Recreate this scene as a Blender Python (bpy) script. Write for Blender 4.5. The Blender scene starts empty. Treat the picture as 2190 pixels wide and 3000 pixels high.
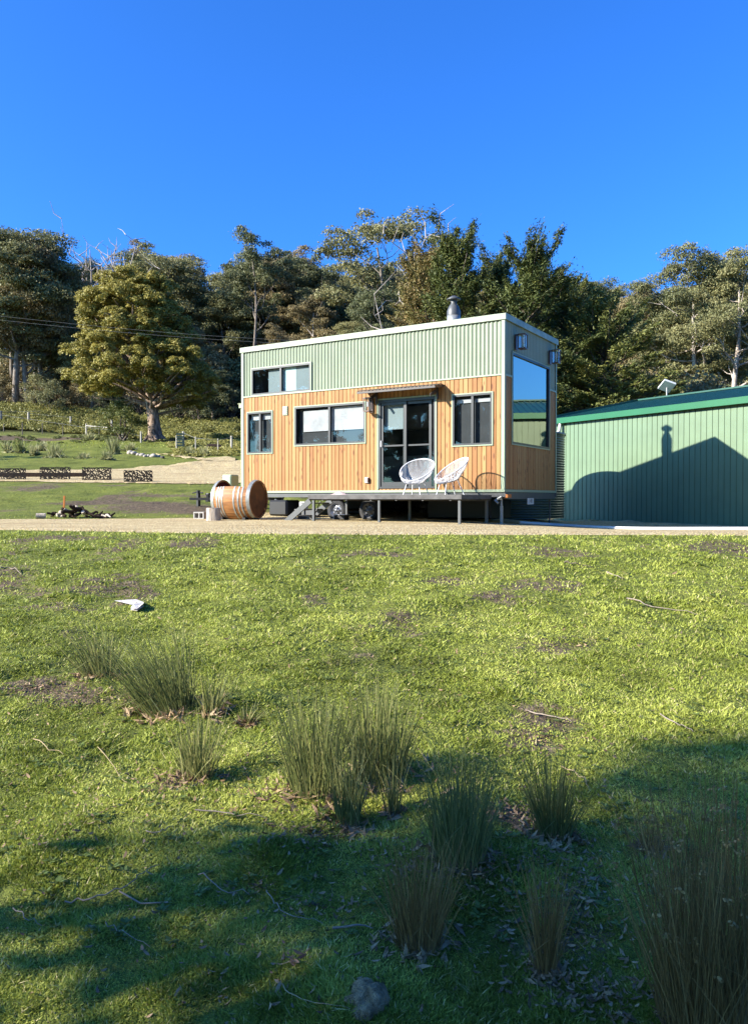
import bpy, math, random
import numpy as np
from mathutils import Vector, Matrix
rs = np.random.RandomState(7); random.seed(7)
S = bpy.context.scene
COL = S.collection
EYE = 0.52           # eye height above the gravel yard (z = 0)
F, PITCH = 2300.0, 0.0176
SUN = np.array([1.999, 0.663, -1.0]); SUN /= np.linalg.norm(SUN)

# ------------------------------------------------------------------ helpers
def link(o, parent=None):
    COL.objects.link(o)
    if parent is not None: o.parent = parent
    return o
def tag(o, label=None, cat=None, group=None, kind=None):
    if label: o['label'] = label
    if cat: o['category'] = cat
    if group: o['group'] = group
    if kind: o['kind'] = kind
    return o
def empty(name, loc, rz=0, label=None, cat=None, group=None):
    o = bpy.data.objects.new(name, None); link(o)
    o.location = loc; o.rotation_euler = (0, 0, rz); o.empty_display_size = .2
    return tag(o, label, cat, group)
def copy_tree(o, parent=None):
    c = o.copy(); COL.objects.link(c); c.parent = parent
    for ch in [k for k in S.objects if k.parent == o]: copy_tree(ch, c)
    return c
def np_mesh(name, V, Fq, mats, smooth=False, tint=None, mi=None):
    """mesh from arrays; Fq is (n,3) or (n,4)"""
    me = bpy.data.meshes.new(name)
    V = np.ascontiguousarray(V, np.float32); Fq = np.ascontiguousarray(Fq, np.int32)
    n, k = Fq.shape
    me.vertices.add(len(V)); me.vertices.foreach_set('co', V.ravel())
    me.loops.add(n*k); me.loops.foreach_set('vertex_index', Fq.ravel())
    me.polygons.add(n); me.polygons.foreach_set('loop_start', np.arange(0, n*k, k, dtype=np.int32))
    if smooth: me.polygons.foreach_set('use_smooth', np.ones(n, bool))
    if mi is not None: me.polygons.foreach_set('material_index', np.asarray(mi, np.int32))
    for m in (mats if isinstance(mats, (list, tuple)) else [mats]): me.materials.append(m)
    if tint is not None:
        a = me.attributes.new('tint', 'FLOAT', 'POINT'); a.data.foreach_set('value', np.asarray(tint, np.float32))
    me.update(); me.validate()
    return me
def np_obj(name, V, Fq, mats, parent=None, **k):
    return link(bpy.data.objects.new(name, np_mesh(name, V, Fq, mats, **k)), parent)

class MB:
    """collects shapes and links them as one mesh object"""
    def __init__(s): s.v = []; s.f = []; s.sm = []
    def add(s, vs, fs, smooth=False):
        b = len(s.v); s.v += [tuple(p) for p in vs]
        s.f += [tuple(b+i for i in f) for f in fs]; s.sm += [smooth]*len(fs)
    def box(s, a, b, bev=0.0):
        x0, y0, z0 = a; x1, y1, z1 = b
        if x1 < x0: x0, x1 = x1, x0
        if y1 < y0: y0, y1 = y1, y0
        if z1 < z0: z0, z1 = z1, z0
        if bev:
            bev = min(bev, (x1-x0)*.4, (y1-y0)*.4, (z1-z0)*.4)
            bm = bmesh_box(x0, y0, z0, x1, y1, z1, bev); s.add(*bm); return
        s.add([(x0,y0,z0),(x1,y0,z0),(x1,y1,z0),(x0,y1,z0),(x0,y0,z1),(x1,y0,z1),(x1,y1,z1),(x0,y1,z1)],
              [(0,3,2,1),(4,5,6,7),(0,1,5,4),(1,2,6,5),(2,3,7,6),(3,0,4,7)])
    def obox(s, c, ax, ay, az):
        c, ax, ay, az = map(Vector, (c, ax, ay, az))
        P = [c+ax*i+ay*j+az*k for k in (-1,1) for i, j in ((-1,-1),(1,-1),(1,1),(-1,1))]
        s.add(P, [(0,3,2,1),(4,5,6,7),(0,1,5,4),(1,2,6,5),(2,3,7,6),(3,0,4,7)])
    def tube(s, pts, r, n=8, cap=True, smooth=True, r_end=None, closed=False):
        pts = [Vector(p) for p in pts]; m = len(pts)
        rr = r if isinstance(r, (list, tuple)) else [r+(0 if r_end is None else (r_end-r)*i/(m-1)) for i in range(m)]
        up = Vector((0, 0, 1)); vs = []; fs = []; prev = None
        for i, p in enumerate(pts):
            if closed: d = pts[(i+1) % m]-pts[i-1]
            else: d = pts[min(i+1, m-1)]-pts[max(i-1, 0)]
            d.normalize()
            if prev is None:
                a = d.cross(up if abs(d.z) < .95 else Vector((1, 0, 0))).normalized()
            else:
                a = (prev-d*prev.dot(d)).normalized()
            prev = a; b = d.cross(a)
            for k in range(n):
                t = 2*math.pi*k/n; vs.append(p+(a*math.cos(t)+b*math.sin(t))*rr[i])
        for i in range(m if closed else m-1):
            j = (i+1) % m
            for k in range(n): fs.append((i*n+k, i*n+(k+1) % n, j*n+(k+1) % n, j*n+k))
        s.add(vs, fs, smooth)
        if cap and not closed:
            s.add(vs[:n], [tuple(range(n))[::-1]]); s.add(vs[-n:], [tuple(range(n))])
    def lathe(s, prof, c=(0,0,0), n=32, M=None, smooth=True):
        vs = []; fs = []
        for r, z in prof:
            for k in range(n):
                t = 2*math.pi*k/n; p = Vector((r*math.cos(t), r*math.sin(t), z))
                if M is not None: p = M @ p
                vs.append(p+Vector(c))
        for i in range(len(prof)-1):
            for k in range(n): fs.append((i*n+k, i*n+(k+1) % n, (i+1)*n+(k+1) % n, (i+1)*n+k))
        s.add(vs, fs, smooth)
    def build(s, name, mat, parent=None, M=None):
        me = bpy.data.meshes.new(name)
        v = s.v if M is None else [tuple(M @ Vector(p)) for p in s.v]
        me.from_pydata(v, [], s.f)
        me.polygons.foreach_set('use_smooth', s.sm)
        me.materials.append(mat); me.update()
        return link(bpy.data.objects.new(name, me), parent)
def bmesh_box(x0, y0, z0, x1, y1, z1, b):
    # chamfered box as plain lists
    vs = []; idx = {}
    for sx in (0, 1):
        for sy in (0, 1):
            for sz in (0, 1):
                for ax in range(3):
                    p = [x1 if sx else x0, y1 if sy else y0, z1 if sz else z0]
                    sg = (sx, sy, sz)
                    for q in range(3):
                        if q != ax: p[q] += -b if sg[q] else b
                    idx[(sx, sy, sz, ax)] = len(vs); vs.append(tuple(p))
    fs = []
    def I(*a): return idx[a]
    fs += [(I(0,0,0,0), I(0,0,1,0), I(0,1,1,0), I(0,1,0,0)), (I(1,0,0,0), I(1,1,0,0), I(1,1,1,0), I(1,0,1,0))]
    fs += [(I(0,0,0,1), I(1,0,0,1), I(1,0,1,1), I(0,0,1,1)), (I(0,1,0,1), I(0,1,1,1), I(1,1,1,1), I(1,1,0,1))]
    fs += [(I(0,0,0,2), I(0,1,0,2), I(1,1,0,2), I(1,0,0,2)), (I(0,0,1,2), I(1,0,1,2), I(1,1,1,2), I(0,1,1,2))]
    for a in (0, 1):
        for c in (0, 1):
            fs.append((I(a,c,0,0), I(a,c,1,0), I(a,c,1,1), I(a,c,0,1)))
            fs.append((I(a,0,c,0), I(a,1,c,0), I(a,1,c,2), I(a,0,c,2)))
            fs.append((I(0,a,c,1), I(1,a,c,1), I(1,a,c,2), I(0,a,c,2)))
            for e in (0, 1): fs.append((I(a,c,e,0), I(a,c,e,1), I(a,c,e,2)))
    return vs, fs

# ------------------------------------------------------------------ numpy noise
def vnoise(x, y, seed=0):
    xi = np.floor(x).astype(np.int64); yi = np.floor(y).astype(np.int64); fx = x-xi; fy = y-yi
    def h(a, b):
        n = (a*374761393+b*668265263+seed*1274126177) & 0x7fffffff
        n = ((n ^ (n >> 13))*1274126177) & 0x7fffffff
        return ((n ^ (n >> 16)) & 0xffff)/65535.0
    fx = fx*fx*(3-2*fx); fy = fy*fy*(3-2*fy)
    return (h(xi,yi)*(1-fx)+h(xi+1,yi)*fx)*(1-fy)+(h(xi,yi+1)*(1-fx)+h(xi+1,yi+1)*fx)*fy
def fbm(x, y, o=4, seed=0):
    s = 0; a = .5
    for i in range(o): s = s+a*vnoise(x*2**i+17.3*i, y*2**i-9.1*i, seed+i); a *= .5
    return s/(1-.5**o)
def sstep(a, b, x):
    t = np.clip((x-a)/(b-a), 0, 1); return t*t*(3-2*t)

# ------------------------------------------------------------------ terrain height
YR = np.array([-300,-40,0,11,18.5,24,30,36,45,55,64,75,88,100,150,220,320,700.])
ZL = np.array([-8,-3,-1.0,0,.02,.46,1.14,1.8,2.96,4.2,5.2,7.0,11.0,13.2,25,42,56,60.])
ZR = np.array([-8,-3,-1.0,0,.02,.46,1.14,1.8,2.96,4.2,5.2,6.2,9.4,11.6,22,38,52,56.])
MOUNDS = []   # x, y, r, h
def T(x, y):
    x = np.asarray(x, float); y = np.asarray(y, float)
    s = x/np.maximum(y, 5)
    sh = 9*sstep(-5, 5, x)*sstep(18.5, 30, y)
    ye = np.where(y > 18.5, np.maximum(18.5, y-sh), y)
    zl = np.interp(ye, YR, ZL); zr = np.interp(ye, YR, ZR)
    t = sstep(-.46, -.24, s)
    z = zl*(1-t)+zr*t
    z = z-.30*sstep(1, 6, x)*sstep(10, 21, y)*(1-sstep(30, 45, y))
    z = z-.012*np.clip(-x-20, 0, 60)*0
    near = (1-sstep(9, 11, y))
    z = z+(fbm(x*1.1+3, y*1.1, 3, 5)-.5)*.13*near*sstep(-1, 1.5, y)+(fbm(x*5, y*5, 3, 9)-.5)*.042*near
    far = sstep(19.5, 24, y)
    z = z+(fbm(x*.25, y*.25, 3, 11)-.5)*.5*sstep(30, 60, y)+(fbm(x*1.2, y*1.2, 3, 12)-.5)*.22*far*(1-sstep(26, 29.5, y)*(1-sstep(33, 40, y)))
    for mx, my, r, h in MOUNDS:
        z = z+h*np.exp(-((x-mx)**2+(y-my)**2)/(r*r))
    return z
def ray(px, py):
    a = (px-1095)/F; b = -(py-1500)/F; c, s = math.cos(PITCH), math.sin(PITCH)
    return np.array([a, c+b*s, -s+b*c])
def gp(vx, vy):
    """view coordinates (1652 wide) to the point of the ground there"""
    d = ray(vx*1.32567, vy*1.32567); lo_, hi_ = 1.0, 400.
    for _ in range(3):
        t = np.geomspace(lo_, hi_, 400); h = EYE+d[2]*t <= T(d[0]*t, d[1]*t)
        i = int(np.argmax(h)) if h.any() else 399
        lo_, hi_ = t[max(i-1, 0)], t[i]+1e-9
    p = d*hi_
    return p[0], p[1], float(T(p[0], p[1]))
def G(x, y): return float(T(x, y))
for vx, vy, r, h in ((597, 1905, .16, .07), (548, 1575, .22, .09), (520, 1570, .13, -.05), (820, 2215, .16, .05), (300, 1800, .3, .04), (690, 1760, .2, .04), (1030, 1890, .2, .05)):
    p = gp(vx, vy); MOUNDS.append((p[0], p[1], r, h))

# ------------------------------------------------------------------ materials
def mat(name, rough=.6, spec=.3, metal=0.0):
    m = bpy.data.materials.new(name); m.use_nodes = True
    nt = m.node_tree; b = nt.nodes['Principled BSDF']
    b.inputs['Roughness'].default_value = rough; b.inputs['Specular IOR Level'].default_value = spec
    b.inputs['Metallic'].default_value = metal
    return m, nt, b
def N(nt, t, **k):
    n = nt.nodes.new(t)
    for a, v in k.items():
        if a.startswith('i_'):
            n.inputs[a[2:].replace('_', ' ')].default_value = v
        else: setattr(n, a, v)
    return n
def ramp(nt, src, stops):
    r = nt.nodes.new('ShaderNodeValToRGB'); e = r.color_ramp.elements
    while len(e) < len(stops): e.new(.5)
    for i, (p, c) in enumerate(stops):
        e[i].position = p; e[i].color = (*c, 1) if len(c) == 3 else c
    nt.links.new(src, r.inputs[0]); return r.outputs[0]
def mixc(nt, a, b, f, mode='MIX'):
    m = nt.nodes.new('ShaderNodeMix'); m.data_type = 'RGBA'; m.blend_type = mode
    for s, v in ((0, f), (6, a), (7, b)):
        if isinstance(v, bpy.types.NodeSocket): nt.links.new(v, m.inputs[s])
        else: m.inputs[s].default_value = v if s == 0 else (*v, 1)
    return m.outputs[2]
def math_(nt, op, a, b=None):
    m = nt.nodes.new('ShaderNodeMath'); m.operation = op
    for i, v in enumerate((a, b)):
        if v is None: continue
        if isinstance(v, bpy.types.NodeSocket): nt.links.new(v, m.inputs[i])
        else: m.inputs[i].default_value = v
    return m.outputs[0]
def coords(nt, kind='Object', scale=(1,1,1)):
    tc = nt.nodes.new('ShaderNodeTexCoord'); mp = nt.nodes.new('ShaderNodeMapping')
    mp.inputs['Scale'].default_value = scale
    nt.links.new(tc.outputs[kind], mp.inputs[0]); return mp.outputs[0]
def noise(nt, vec, scale, detail=4, rough=.55):
    n = N(nt, 'ShaderNodeTexNoise'); n.inputs['Scale'].default_value = scale
    n.inputs['Detail'].default_value = detail; n.inputs['Roughness'].default_value = rough
    if vec is not None: nt.links.new(vec, n.inputs['Vector'])
    return n.outputs[0]
def bump(nt, b, h, strength=.5, dist=.02):
    n = nt.nodes.new('ShaderNodeBump'); n.inputs['Strength'].default_value = strength
    n.inputs['Distance'].default_value = dist
    nt.links.new(h, n.inputs['Height']); nt.links.new(n.outputs[0], b.inputs['Normal'])
def simple(name, c, rough=.6, spec=.3, metal=0., var=.12, sc=6, bmp=0., bd=.004):
    m, nt, b = mat(name, rough, spec, metal)
    v = coords(nt); n = noise(nt, v, sc)
    c = tuple(x*.68 for x in c)
    c0 = tuple(x*(1-var) for x in c); c1 = tuple(min(1, x*(1+var)) for x in c)
    nt.links.new(ramp(nt, n, [(.3, c0), (.7, c1)]), b.inputs['Base Color'])
    if bmp: bump(nt, b, noise(nt, v, sc*4), bmp, bd)
    return m
M = {}
M['frame'] = simple('charcoal_frame', (.022,.026,.029), .4, .5, var=.05)
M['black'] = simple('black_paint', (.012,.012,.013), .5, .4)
M['steel'] = simple('painted_steel', (.095,.10,.10), .45, .5, var=.15)
M['deckframe'] = simple('dark_deck_fascia', (.10,.095,.09), .6, .3, var=.35, sc=7)
M['deck'] = simple('weathered_board', (.17,.165,.16), .7, .2, var=.25, sc=9)
M['galv'] = simple('galvanised', (.42,.43,.40), .45, .5, metal=.5, var=.2, sc=14)
M['pale'] = simple('pale_paint', (.72,.73,.70), .5, .3, var=.08)
M['white'] = simple('white_resin', (.82,.81,.80), .45, .4, var=.03)
M['trim'] = simple('pale_green_flashing', (.36,.44,.29), .45, .4, var=.06, sc=3)
M['rooftrim'] = simple('weathered_roof_flashing', (.31,.37,.26), .45, .4, var=.3, sc=5)
M['barkg'] = None
M['trimy'] = simple('cream_green_flashing', (.40,.44,.25), .45, .4, var=.06, sc=3)
M['rubber'] = simple('rubber', (.055,.055,.055), .85, .15, var=.3, bmp=.4)
M['rim'] = simple('wheel_rim', (.33,.34,.36), .35, .6, metal=.6, var=.15)
M['concrete'] = simple('concrete', (.42,.40,.37), .9, .1, var=.2, sc=20, bmp=.5)
M['blind'] = simple('blind_cloth', (.66,.64,.63), .9, .05, var=.16, sc=5)
M['inner'] = simple('interior_lining', (.30,.30,.30), .9, .1)
M['brownmetal'] = simple('bronze_lantern', (.12,.055,.04), .4, .5, var=.2)
M['awning'] = simple('dark_bronze_awning', (.07,.06,.055), .45, .4)
M['pipe'] = simple('pvc_pipe', (.78,.77,.72), .4, .4, var=.08)
M['post'] = simple('bleached_post', (.42,.39,.33), .9, .1, var=.2, sc=9, bmp=.5)
M['stonep'] = simple('pale_stone', (.50,.44,.36), .9, .1, var=.25, sc=5, bmp=.6, bd=.02)
M['stoneg'] = simple('grey_stone', (.15,.135,.11), .9, .1, var=.35, sc=16, bmp=.8, bd=.02)
M['mossy'] = simple('mossy_rock', (.46,.34,.20), .95, .05, var=.6, sc=40, bmp=1.0, bd=.02)
M['wire'] = simple('wire', (.25,.25,.24), .5, .4)
M['straw'] = simple('straw', (.38,.30,.17), .9, .1, var=.25)
M['twig'] = simple('grey_twig', (.34,.28,.22), .9, .1, var=.25, sc=30)
M['orange'] = simple('orange_stake', (.62,.22,.06), .7, .2)
M['char'] = simple('charred_log', (.045,.03,.022), .9, .1, var=.5, sc=12, bmp=.6, bd=.02)
M['boxgreen'] = simple('light_green_plastic', (.42,.56,.38), .5, .3, var=.05)
M['rust'] = simple('rusty_steel', (.022,.017,.015), .8, .2, var=.4, sc=9)

def corr_mat(name, c, dirt=.12):
    c = tuple(x*.55 for x in c)
    m, nt, b = mat(name, .38, .45)
    v = coords(nt); n = noise(nt, v, 1.7, 5)
    base = ramp(nt, n, [(.3, tuple(x*(1-dirt) for x in c)), (.7, tuple(x*(1+dirt*.5) for x in c))])
    st = noise(nt, coords(nt, scale=(9,9,.6)), 2.2, 3)
    base = mixc(nt, base, tuple(x*.72 for x in c), math_(nt, 'MULTIPLY', ramp(nt, st, [(.55,(0,0,0)),(.8,(1,1,1))]), .35))
    nt.links.new(base, b.inputs['Base Color']); return m
M['corr'] = corr_mat('sage_corrugated_steel', (.375,.44,.295))
M['shedwall'] = corr_mat('pale_green_ribbed_steel', (.225,.335,.20), .10)
M['shedroof'] = corr_mat('deep_green_steel', (.02,.12,.075), .1)
M['shedgutter'] = corr_mat('bright_green_gutter', (.022,.20,.08), .08)
M['tank'] = corr_mat('dark_green_tank_steel', (.075,.115,.075), .15)
M['roofz'] = corr_mat('zinc_roof', (.45,.48,.45), .15)

def timber_mat():
    m, nt, b = mat('cedar_boards', .62, .25)
    v = coords(nt)
    sep = nt.nodes.new('ShaderNodeSeparateXYZ'); nt.links.new(v, sep.inputs[0])
    # a board index that works for the long wall (x) and for the end wall (y)
    s = math_(nt, 'ADD', sep.outputs[0], sep.outputs[1])
    k = math_(nt, 'FLOOR', math_(nt, 'DIVIDE', s, .105))
    wn = nt.nodes.new('ShaderNodeTexWhiteNoise'); wn.noise_dimensions = '1D'; nt.links.new(k, wn.inputs['W'])
    col = ramp(nt, wn.outputs[0], [(0,(.235,.105,.034)),(.3,(.285,.142,.046)),(.6,(.315,.165,.056)),(1,(.345,.205,.076))])
    comb = nt.nodes.new('ShaderNodeCombineXYZ')
    nt.links.new(math_(nt, 'MULTIPLY', s, 26), comb.inputs[0]); nt.links.new(math_(nt, 'MULTIPLY', wn.outputs[0], 40), comb.inputs[1])
    nt.links.new(math_(nt, 'MULTIPLY', sep.outputs[2], 1.6), comb.inputs[2])
    g = noise(nt, comb.outputs[0], 1.6, 6, .6)
    col = mixc(nt, col, (.21,.07,.022), math_(nt, 'MULTIPLY', ramp(nt, g, [(.45,(0,0,0)),(.75,(1,1,1))]), .55))
    comb2 = nt.nodes.new('ShaderNodeCombineXYZ')
    nt.links.new(math_(nt, 'MULTIPLY', s, 9.5), comb2.inputs[0]); nt.links.new(math_(nt, 'MULTIPLY', sep.outputs[2], 3.2), comb2.inputs[2])
    vo = nt.nodes.new('ShaderNodeTexVoronoi'); vo.inputs['Scale'].default_value = 1.0; nt.links.new(comb2.outputs[0], vo.inputs['Vector'])
    kn = ramp(nt, vo.outputs['Distance'], [(.14,(1,1,1)),(.25,(0,0,0))])
    col = mixc(nt, col, (.10,.03,.012), math_(nt, 'MULTIPLY', kn, .75))
    big = noise(nt, v, .8, 3)
    col = mixc(nt, col, (.37,.205,.078), math_(nt, 'MULTIPLY', ramp(nt, big, [(.4,(0,0,0)),(.7,(1,1,1))]), .35))
    nt.links.new(col, b.inputs['Base Color'])
    bump(nt, b, g, .25, .004)
    return m
M['timber'] = timber_mat()

def glass_mat(name, tint=(.8,.84,.85), refl=.16, gc=(.95,.97,1)):
    m = bpy.data.materials.new(name); m.use_nodes = True; nt = m.node_tree
    nt.nodes.remove(nt.nodes['Principled BSDF']); out = nt.nodes['Material Output']
    tr = N(nt, 'ShaderNodeBsdfTransparent'); tr.inputs[0].default_value = (*tint, 1)
    gl = N(nt, 'ShaderNodeBsdfGlossy'); gl.inputs['Roughness'].default_value = .006; gl.inputs[0].default_value = (*gc, 1)
    fr = N(nt, 'ShaderNodeLayerWeight'); fr.inputs[0].default_value = .5
    nz = noise(nt, coords(nt), 1.3, 2)
    bp = N(nt, 'ShaderNodeBump'); bp.inputs['Strength'].default_value = .12; bp.inputs['Distance'].default_value = .012
    nt.links.new(nz, bp.inputs['Height']); nt.links.new(bp.outputs[0], gl.inputs['Normal'])
    f = math_(nt, 'MINIMUM', math_(nt, 'ADD', math_(nt, 'MULTIPLY', math_(nt, 'POWER', fr.outputs['Facing'], 4.0), .9), refl), 1.0)
    mx = N(nt, 'ShaderNodeMixShader'); nt.links.new(f, mx.inputs[0]); nt.links.new(tr.outputs[0], mx.inputs[1]); nt.links.new(gl.outputs[0], mx.inputs[2])
    nt.links.new(mx.outputs[0], out.inputs[0]); return m
M['glass'] = glass_mat('window_glass', refl=.06)
M['glassdark'] = glass_mat('picture_window_glass', (.28,.31,.33), .42, (.72,.68,.60))
M['glasslamp'] = glass_mat('lantern_glass', (.9,.92,.93), .08)

def leaf_mat(name, dark, mid, light, trans=.25, sc=.35, rough=.55):
    m, nt, b = mat(name, rough, .25)
    at = N(nt, 'ShaderNodeAttribute'); at.attribute_name = 'tint'
    oi = N(nt, 'ShaderNodeObjectInfo')
    n = noise(nt, coords(nt), sc, 3)
    f = math_(nt, 'ADD', math_(nt, 'MULTIPLY', at.outputs['Fac'], .5), math_(nt, 'MULTIPLY', n, .5))
    f = math_(nt, 'ADD', f, math_(nt, 'MULTIPLY', math_(nt, 'SUBTRACT', oi.outputs['Random'], .5), .22))
    c = ramp(nt, f, [(.18, dark), (.5, mid), (.82, light)])
    nt.links.new(c, b.inputs['Base Color'])
    tl = N(nt, 'ShaderNodeBsdfTranslucent'); nt.links.new(c, tl.inputs[0])
    mx = N(nt, 'ShaderNodeMixShader'); mx.inputs[0].default_value = trans
    nt.links.new(b.outputs[0], mx.inputs[1]); nt.links.new(tl.outputs[0], mx.inputs[2])
    nt.links.new(mx.outputs[0], nt.nodes['Material Output'].inputs[0]); return m
M['gum'] = leaf_mat('gum_leaves', (.085,.098,.04), (.185,.18,.074), (.31,.275,.12))
M['gumb'] = leaf_mat('russet_gum_leaves', (.115,.10,.045), (.235,.185,.085), (.36,.27,.13))
M['gumd'] = leaf_mat('dark_gum_leaves', (.06,.072,.03), (.125,.135,.058), (.22,.21,.095))
M['wattle'] = leaf_mat('gold_leaves', (.09,.085,.02), (.255,.22,.045), (.43,.35,.08), sc=.5)
M['cyp'] = leaf_mat('cypress_leaves', (.035,.048,.013), (.09,.108,.029), (.235,.225,.058), .15)
M['cypb'] = leaf_mat('browning_cypress_leaves', (.07,.07,.022), (.15,.14,.04), (.27,.18,.075), .15)
M['shrub'] = leaf_mat('shrub_leaves', (.06,.075,.02), (.12,.135,.035), (.2,.19,.06), sc=1)
M['bracken'] = leaf_mat('bracken', (.11,.115,.03), (.22,.205,.05), (.34,.30,.085), sc=.3)
M['rush'] = leaf_mat('rush_stems', (.06,.075,.022), (.125,.145,.042), (.27,.255,.09), .15, sc=5)
M['rushb'] = leaf_mat('brown_rush_stems', (.11,.065,.022), (.26,.155,.052), (.46,.30,.11), .15, sc=5)
M['rushf'] = leaf_mat('olive_rush_stems', (.15,.16,.06), (.25,.25,.10), (.38,.34,.17), .15, sc=2)
M['grass'] = leaf_mat('grass_blades', (.12,.14,.018), (.26,.305,.044), (.45,.475,.10), .3, sc=1.1)
M['grassl'] = leaf_mat('dry_blades', (.30,.27,.10), (.42,.37,.15), (.55,.48,.25), .2, sc=2)
M['litter'] = leaf_mat('fallen_leaves', (.08,.05,.028), (.22,.14,.075), (.42,.30,.17), .1, sc=3)

def bark_mat(name, a, b_, sc=3):
    m, nt, b = mat(name, .85, .15)
    v = coords(nt, scale=(4,4,.7)); n = noise(nt, v, sc, 5)
    nt.links.new(ramp(nt, n, [(.35, a), (.65, b_)]), b.inputs['Base Color'])
    bump(nt, b, n, .6, .04); return m
M['barkp'] = bark_mat('pale_gum_bark', (.20,.16,.13), (.48,.42,.36))
M['barkd'] = bark_mat('dark_bark', (.045,.033,.025), (.15,.12,.095))
M['barkg'] = bark_mat('grey_gum_bark', (.09,.07,.055), (.27,.23,.19))
M['barkw'] = bark_mat('bleached_wood', (.34,.30,.27), (.60,.56,.50))
M['barkm'] = bark_mat('furrowed_bark', (.035,.025,.02), (.42,.31,.23), 2.2)
M['stump'] = bark_mat('pale_stump', (.30,.24,.18), (.50,.43,.34), 8)

def ground_mat():
    m, nt, b = mat('pasture', .9, .12)
    v = coords(nt)
    wild = N(nt, 'ShaderNodeAttribute'); wild.attribute_name = 'wild'
    bare = N(nt, 'ShaderNodeAttribute'); bare.attribute_name = 'bare'
    n1 = noise(nt, v, 1.1, 6, .62); n2 = noise(nt, v, 9, 5, .65); n3 = noise(nt, v, 45, 3, .6)
    g = ramp(nt, n1, [(.3,(.075,.09,.018)),(.5,(.135,.155,.028)),(.7,(.20,.205,.045))])
    g = mixc(nt, g, (.20,.21,.035), math_(nt, 'MULTIPLY', ramp(nt, n2, [(.45,(0,0,0)),(.75,(1,1,1))]), .5))
    g = mixc(nt, g, (.035,.045,.012), math_(nt, 'MULTIPLY', ramp(nt, n3, [(.35,(1,1,1)),(.5,(0,0,0))]), .6))
    soil = ramp(nt, n2, [(.3,(.05,.036,.024)),(.55,(.12,.088,.055)),(.78,(.26,.20,.13))])
    fb = ramp(nt, math_(nt, 'ADD', bare.outputs['Fac'], math_(nt, 'MULTIPLY', math_(nt, 'SUBTRACT', n2, .5), 1.1)), [(.42,(0,0,0)),(.6,(1,1,1))])
    g = mixc(nt, g, soil, fb)
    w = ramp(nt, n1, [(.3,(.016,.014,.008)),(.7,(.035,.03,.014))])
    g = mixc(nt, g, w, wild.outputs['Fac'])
    nt.links.new(g, b.inputs['Base Color'])
    h = math_(nt, 'ADD', math_(nt, 'MULTIPLY', n2, 1.0), math_(nt, 'MULTIPLY', n3, .4))
    bump(nt, b, h, 1.0, .06)
    return m
M['ground'] = ground_mat()
def gravel_mat():
    m, nt, b = mat('tan_gravel', .95, .1)
    v = coords(nt)
    vo = N(nt, 'ShaderNodeTexVoronoi'); vo.inputs['Scale'].default_value = 26; nt.links.new(v, vo.inputs['Vector'])
    n = noise(nt, v, 2.5, 5, .6); n2 = noise(nt, v, 60, 2)
    c = ramp(nt, vo.outputs['Color'], [(.1,(.27,.195,.085)),(.5,(.46,.36,.185)),(.9,(.62,.52,.31))])
    n5 = noise(nt, coords(nt, scale=(.35,1.6,1)), 1.0, 4); c = mixc(nt, c, (.24,.17,.085), math_(nt, 'MULTIPLY', ramp(nt, n5, [(.5,(0,0,0)),(.68,(1,1,1))]), .55))
    c = mixc(nt, c, (.33,.235,.13), math_(nt, 'MULTIPLY', ramp(nt, n, [(.42,(0,0,0)),(.7,(1,1,1))]), .5))
    nt.links.new(c, b.inputs['Base Color'])
    bump(nt, b, math_(nt, 'ADD', vo.outputs['Distance'], math_(nt, 'MULTIPLY', n2, .5)), .8, .03)
    return m
M['gravel'] = gravel_mat()
def barrel_mat():
    m, nt, b = mat('oak_staves', .55, .3)
    v = coords(nt, scale=(1,9,9)); n = noise(nt, v, 2.2, 5); n2 = noise(nt, coords(nt), 5, 4)
    c = ramp(nt, n, [(.3,(.15,.062,.020)),(.55,(.29,.13,.043)),(.75,(.39,.20,.074))])
    c = mixc(nt, c, (.20,.08,.03), math_(nt, 'MULTIPLY', ramp(nt, n2, [(.5,(0,0,0)),(.75,(1,1,1))]), .5))
    nt.links.new(c, b.inputs['Base Color']); bump(nt, b, n, .3, .005); return m
M['oak'] = barrel_mat()
M['oakhead'] = simple('oak_head', (.16,.06,.018), .6, .25, var=.45, sc=5)
M['oakin'] = simple('wine_stained_oak', (.10,.02,.018), .8, .1, var=.3)

# ------------------------------------------------------------------ world, sun, camera
w = bpy.data.worlds.new('World'); S.world = w; w.use_nodes = True
nt = w.node_tree; bg = nt.nodes['Background']
sky = nt.nodes.new('ShaderNodeTexSky'); sky.sky_type = 'NISHITA'; sky.sun_disc = False
el = math.asin(-SUN[2]); az = math.atan2(-SUN[0], -SUN[1])
sky.sun_elevation = el; sky.sun_rotation = az
sky.air_density = 1.0; sky.dust_density = 2.0; sky.ozone_density = 2.2; sky.altitude = 100
hs = nt.nodes.new('ShaderNodeHueSaturation'); hs.inputs['Saturation'].default_value = 1.14; hs.inputs['Value'].default_value = 1.0
nt.links.new(sky.outputs[0], hs.inputs['Color'])
nt.links.new(mixc(nt, hs.outputs[0], (.31,.84,1.66), 1.0, 'MULTIPLY'), bg.inputs[0])
bg.inputs[1].default_value = .072
sl = bpy.data.lights.new('sun', 'SUN'); sl.energy = 5.0; sl.angle = math.radians(.5); sl.color = (1, .93, .82)
so = link(bpy.data.objects.new('sun', sl)); so.rotation_euler = Vector(SUN).to_track_quat('-Z', 'Y').to_euler()
so.location = (-30, -10, 30)
cam = bpy.data.cameras.new('camera'); cam.sensor_fit = 'VERTICAL'; cam.sensor_height = 36; cam.lens = F/3000*36
cam.clip_start = .05; cam.clip_end = 3000
co = link(bpy.data.objects.new('camera', cam)); co.location = (0, 0, EYE); co.rotation_euler = (math.pi/2-PITCH, 0, 0); S.camera = co
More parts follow.
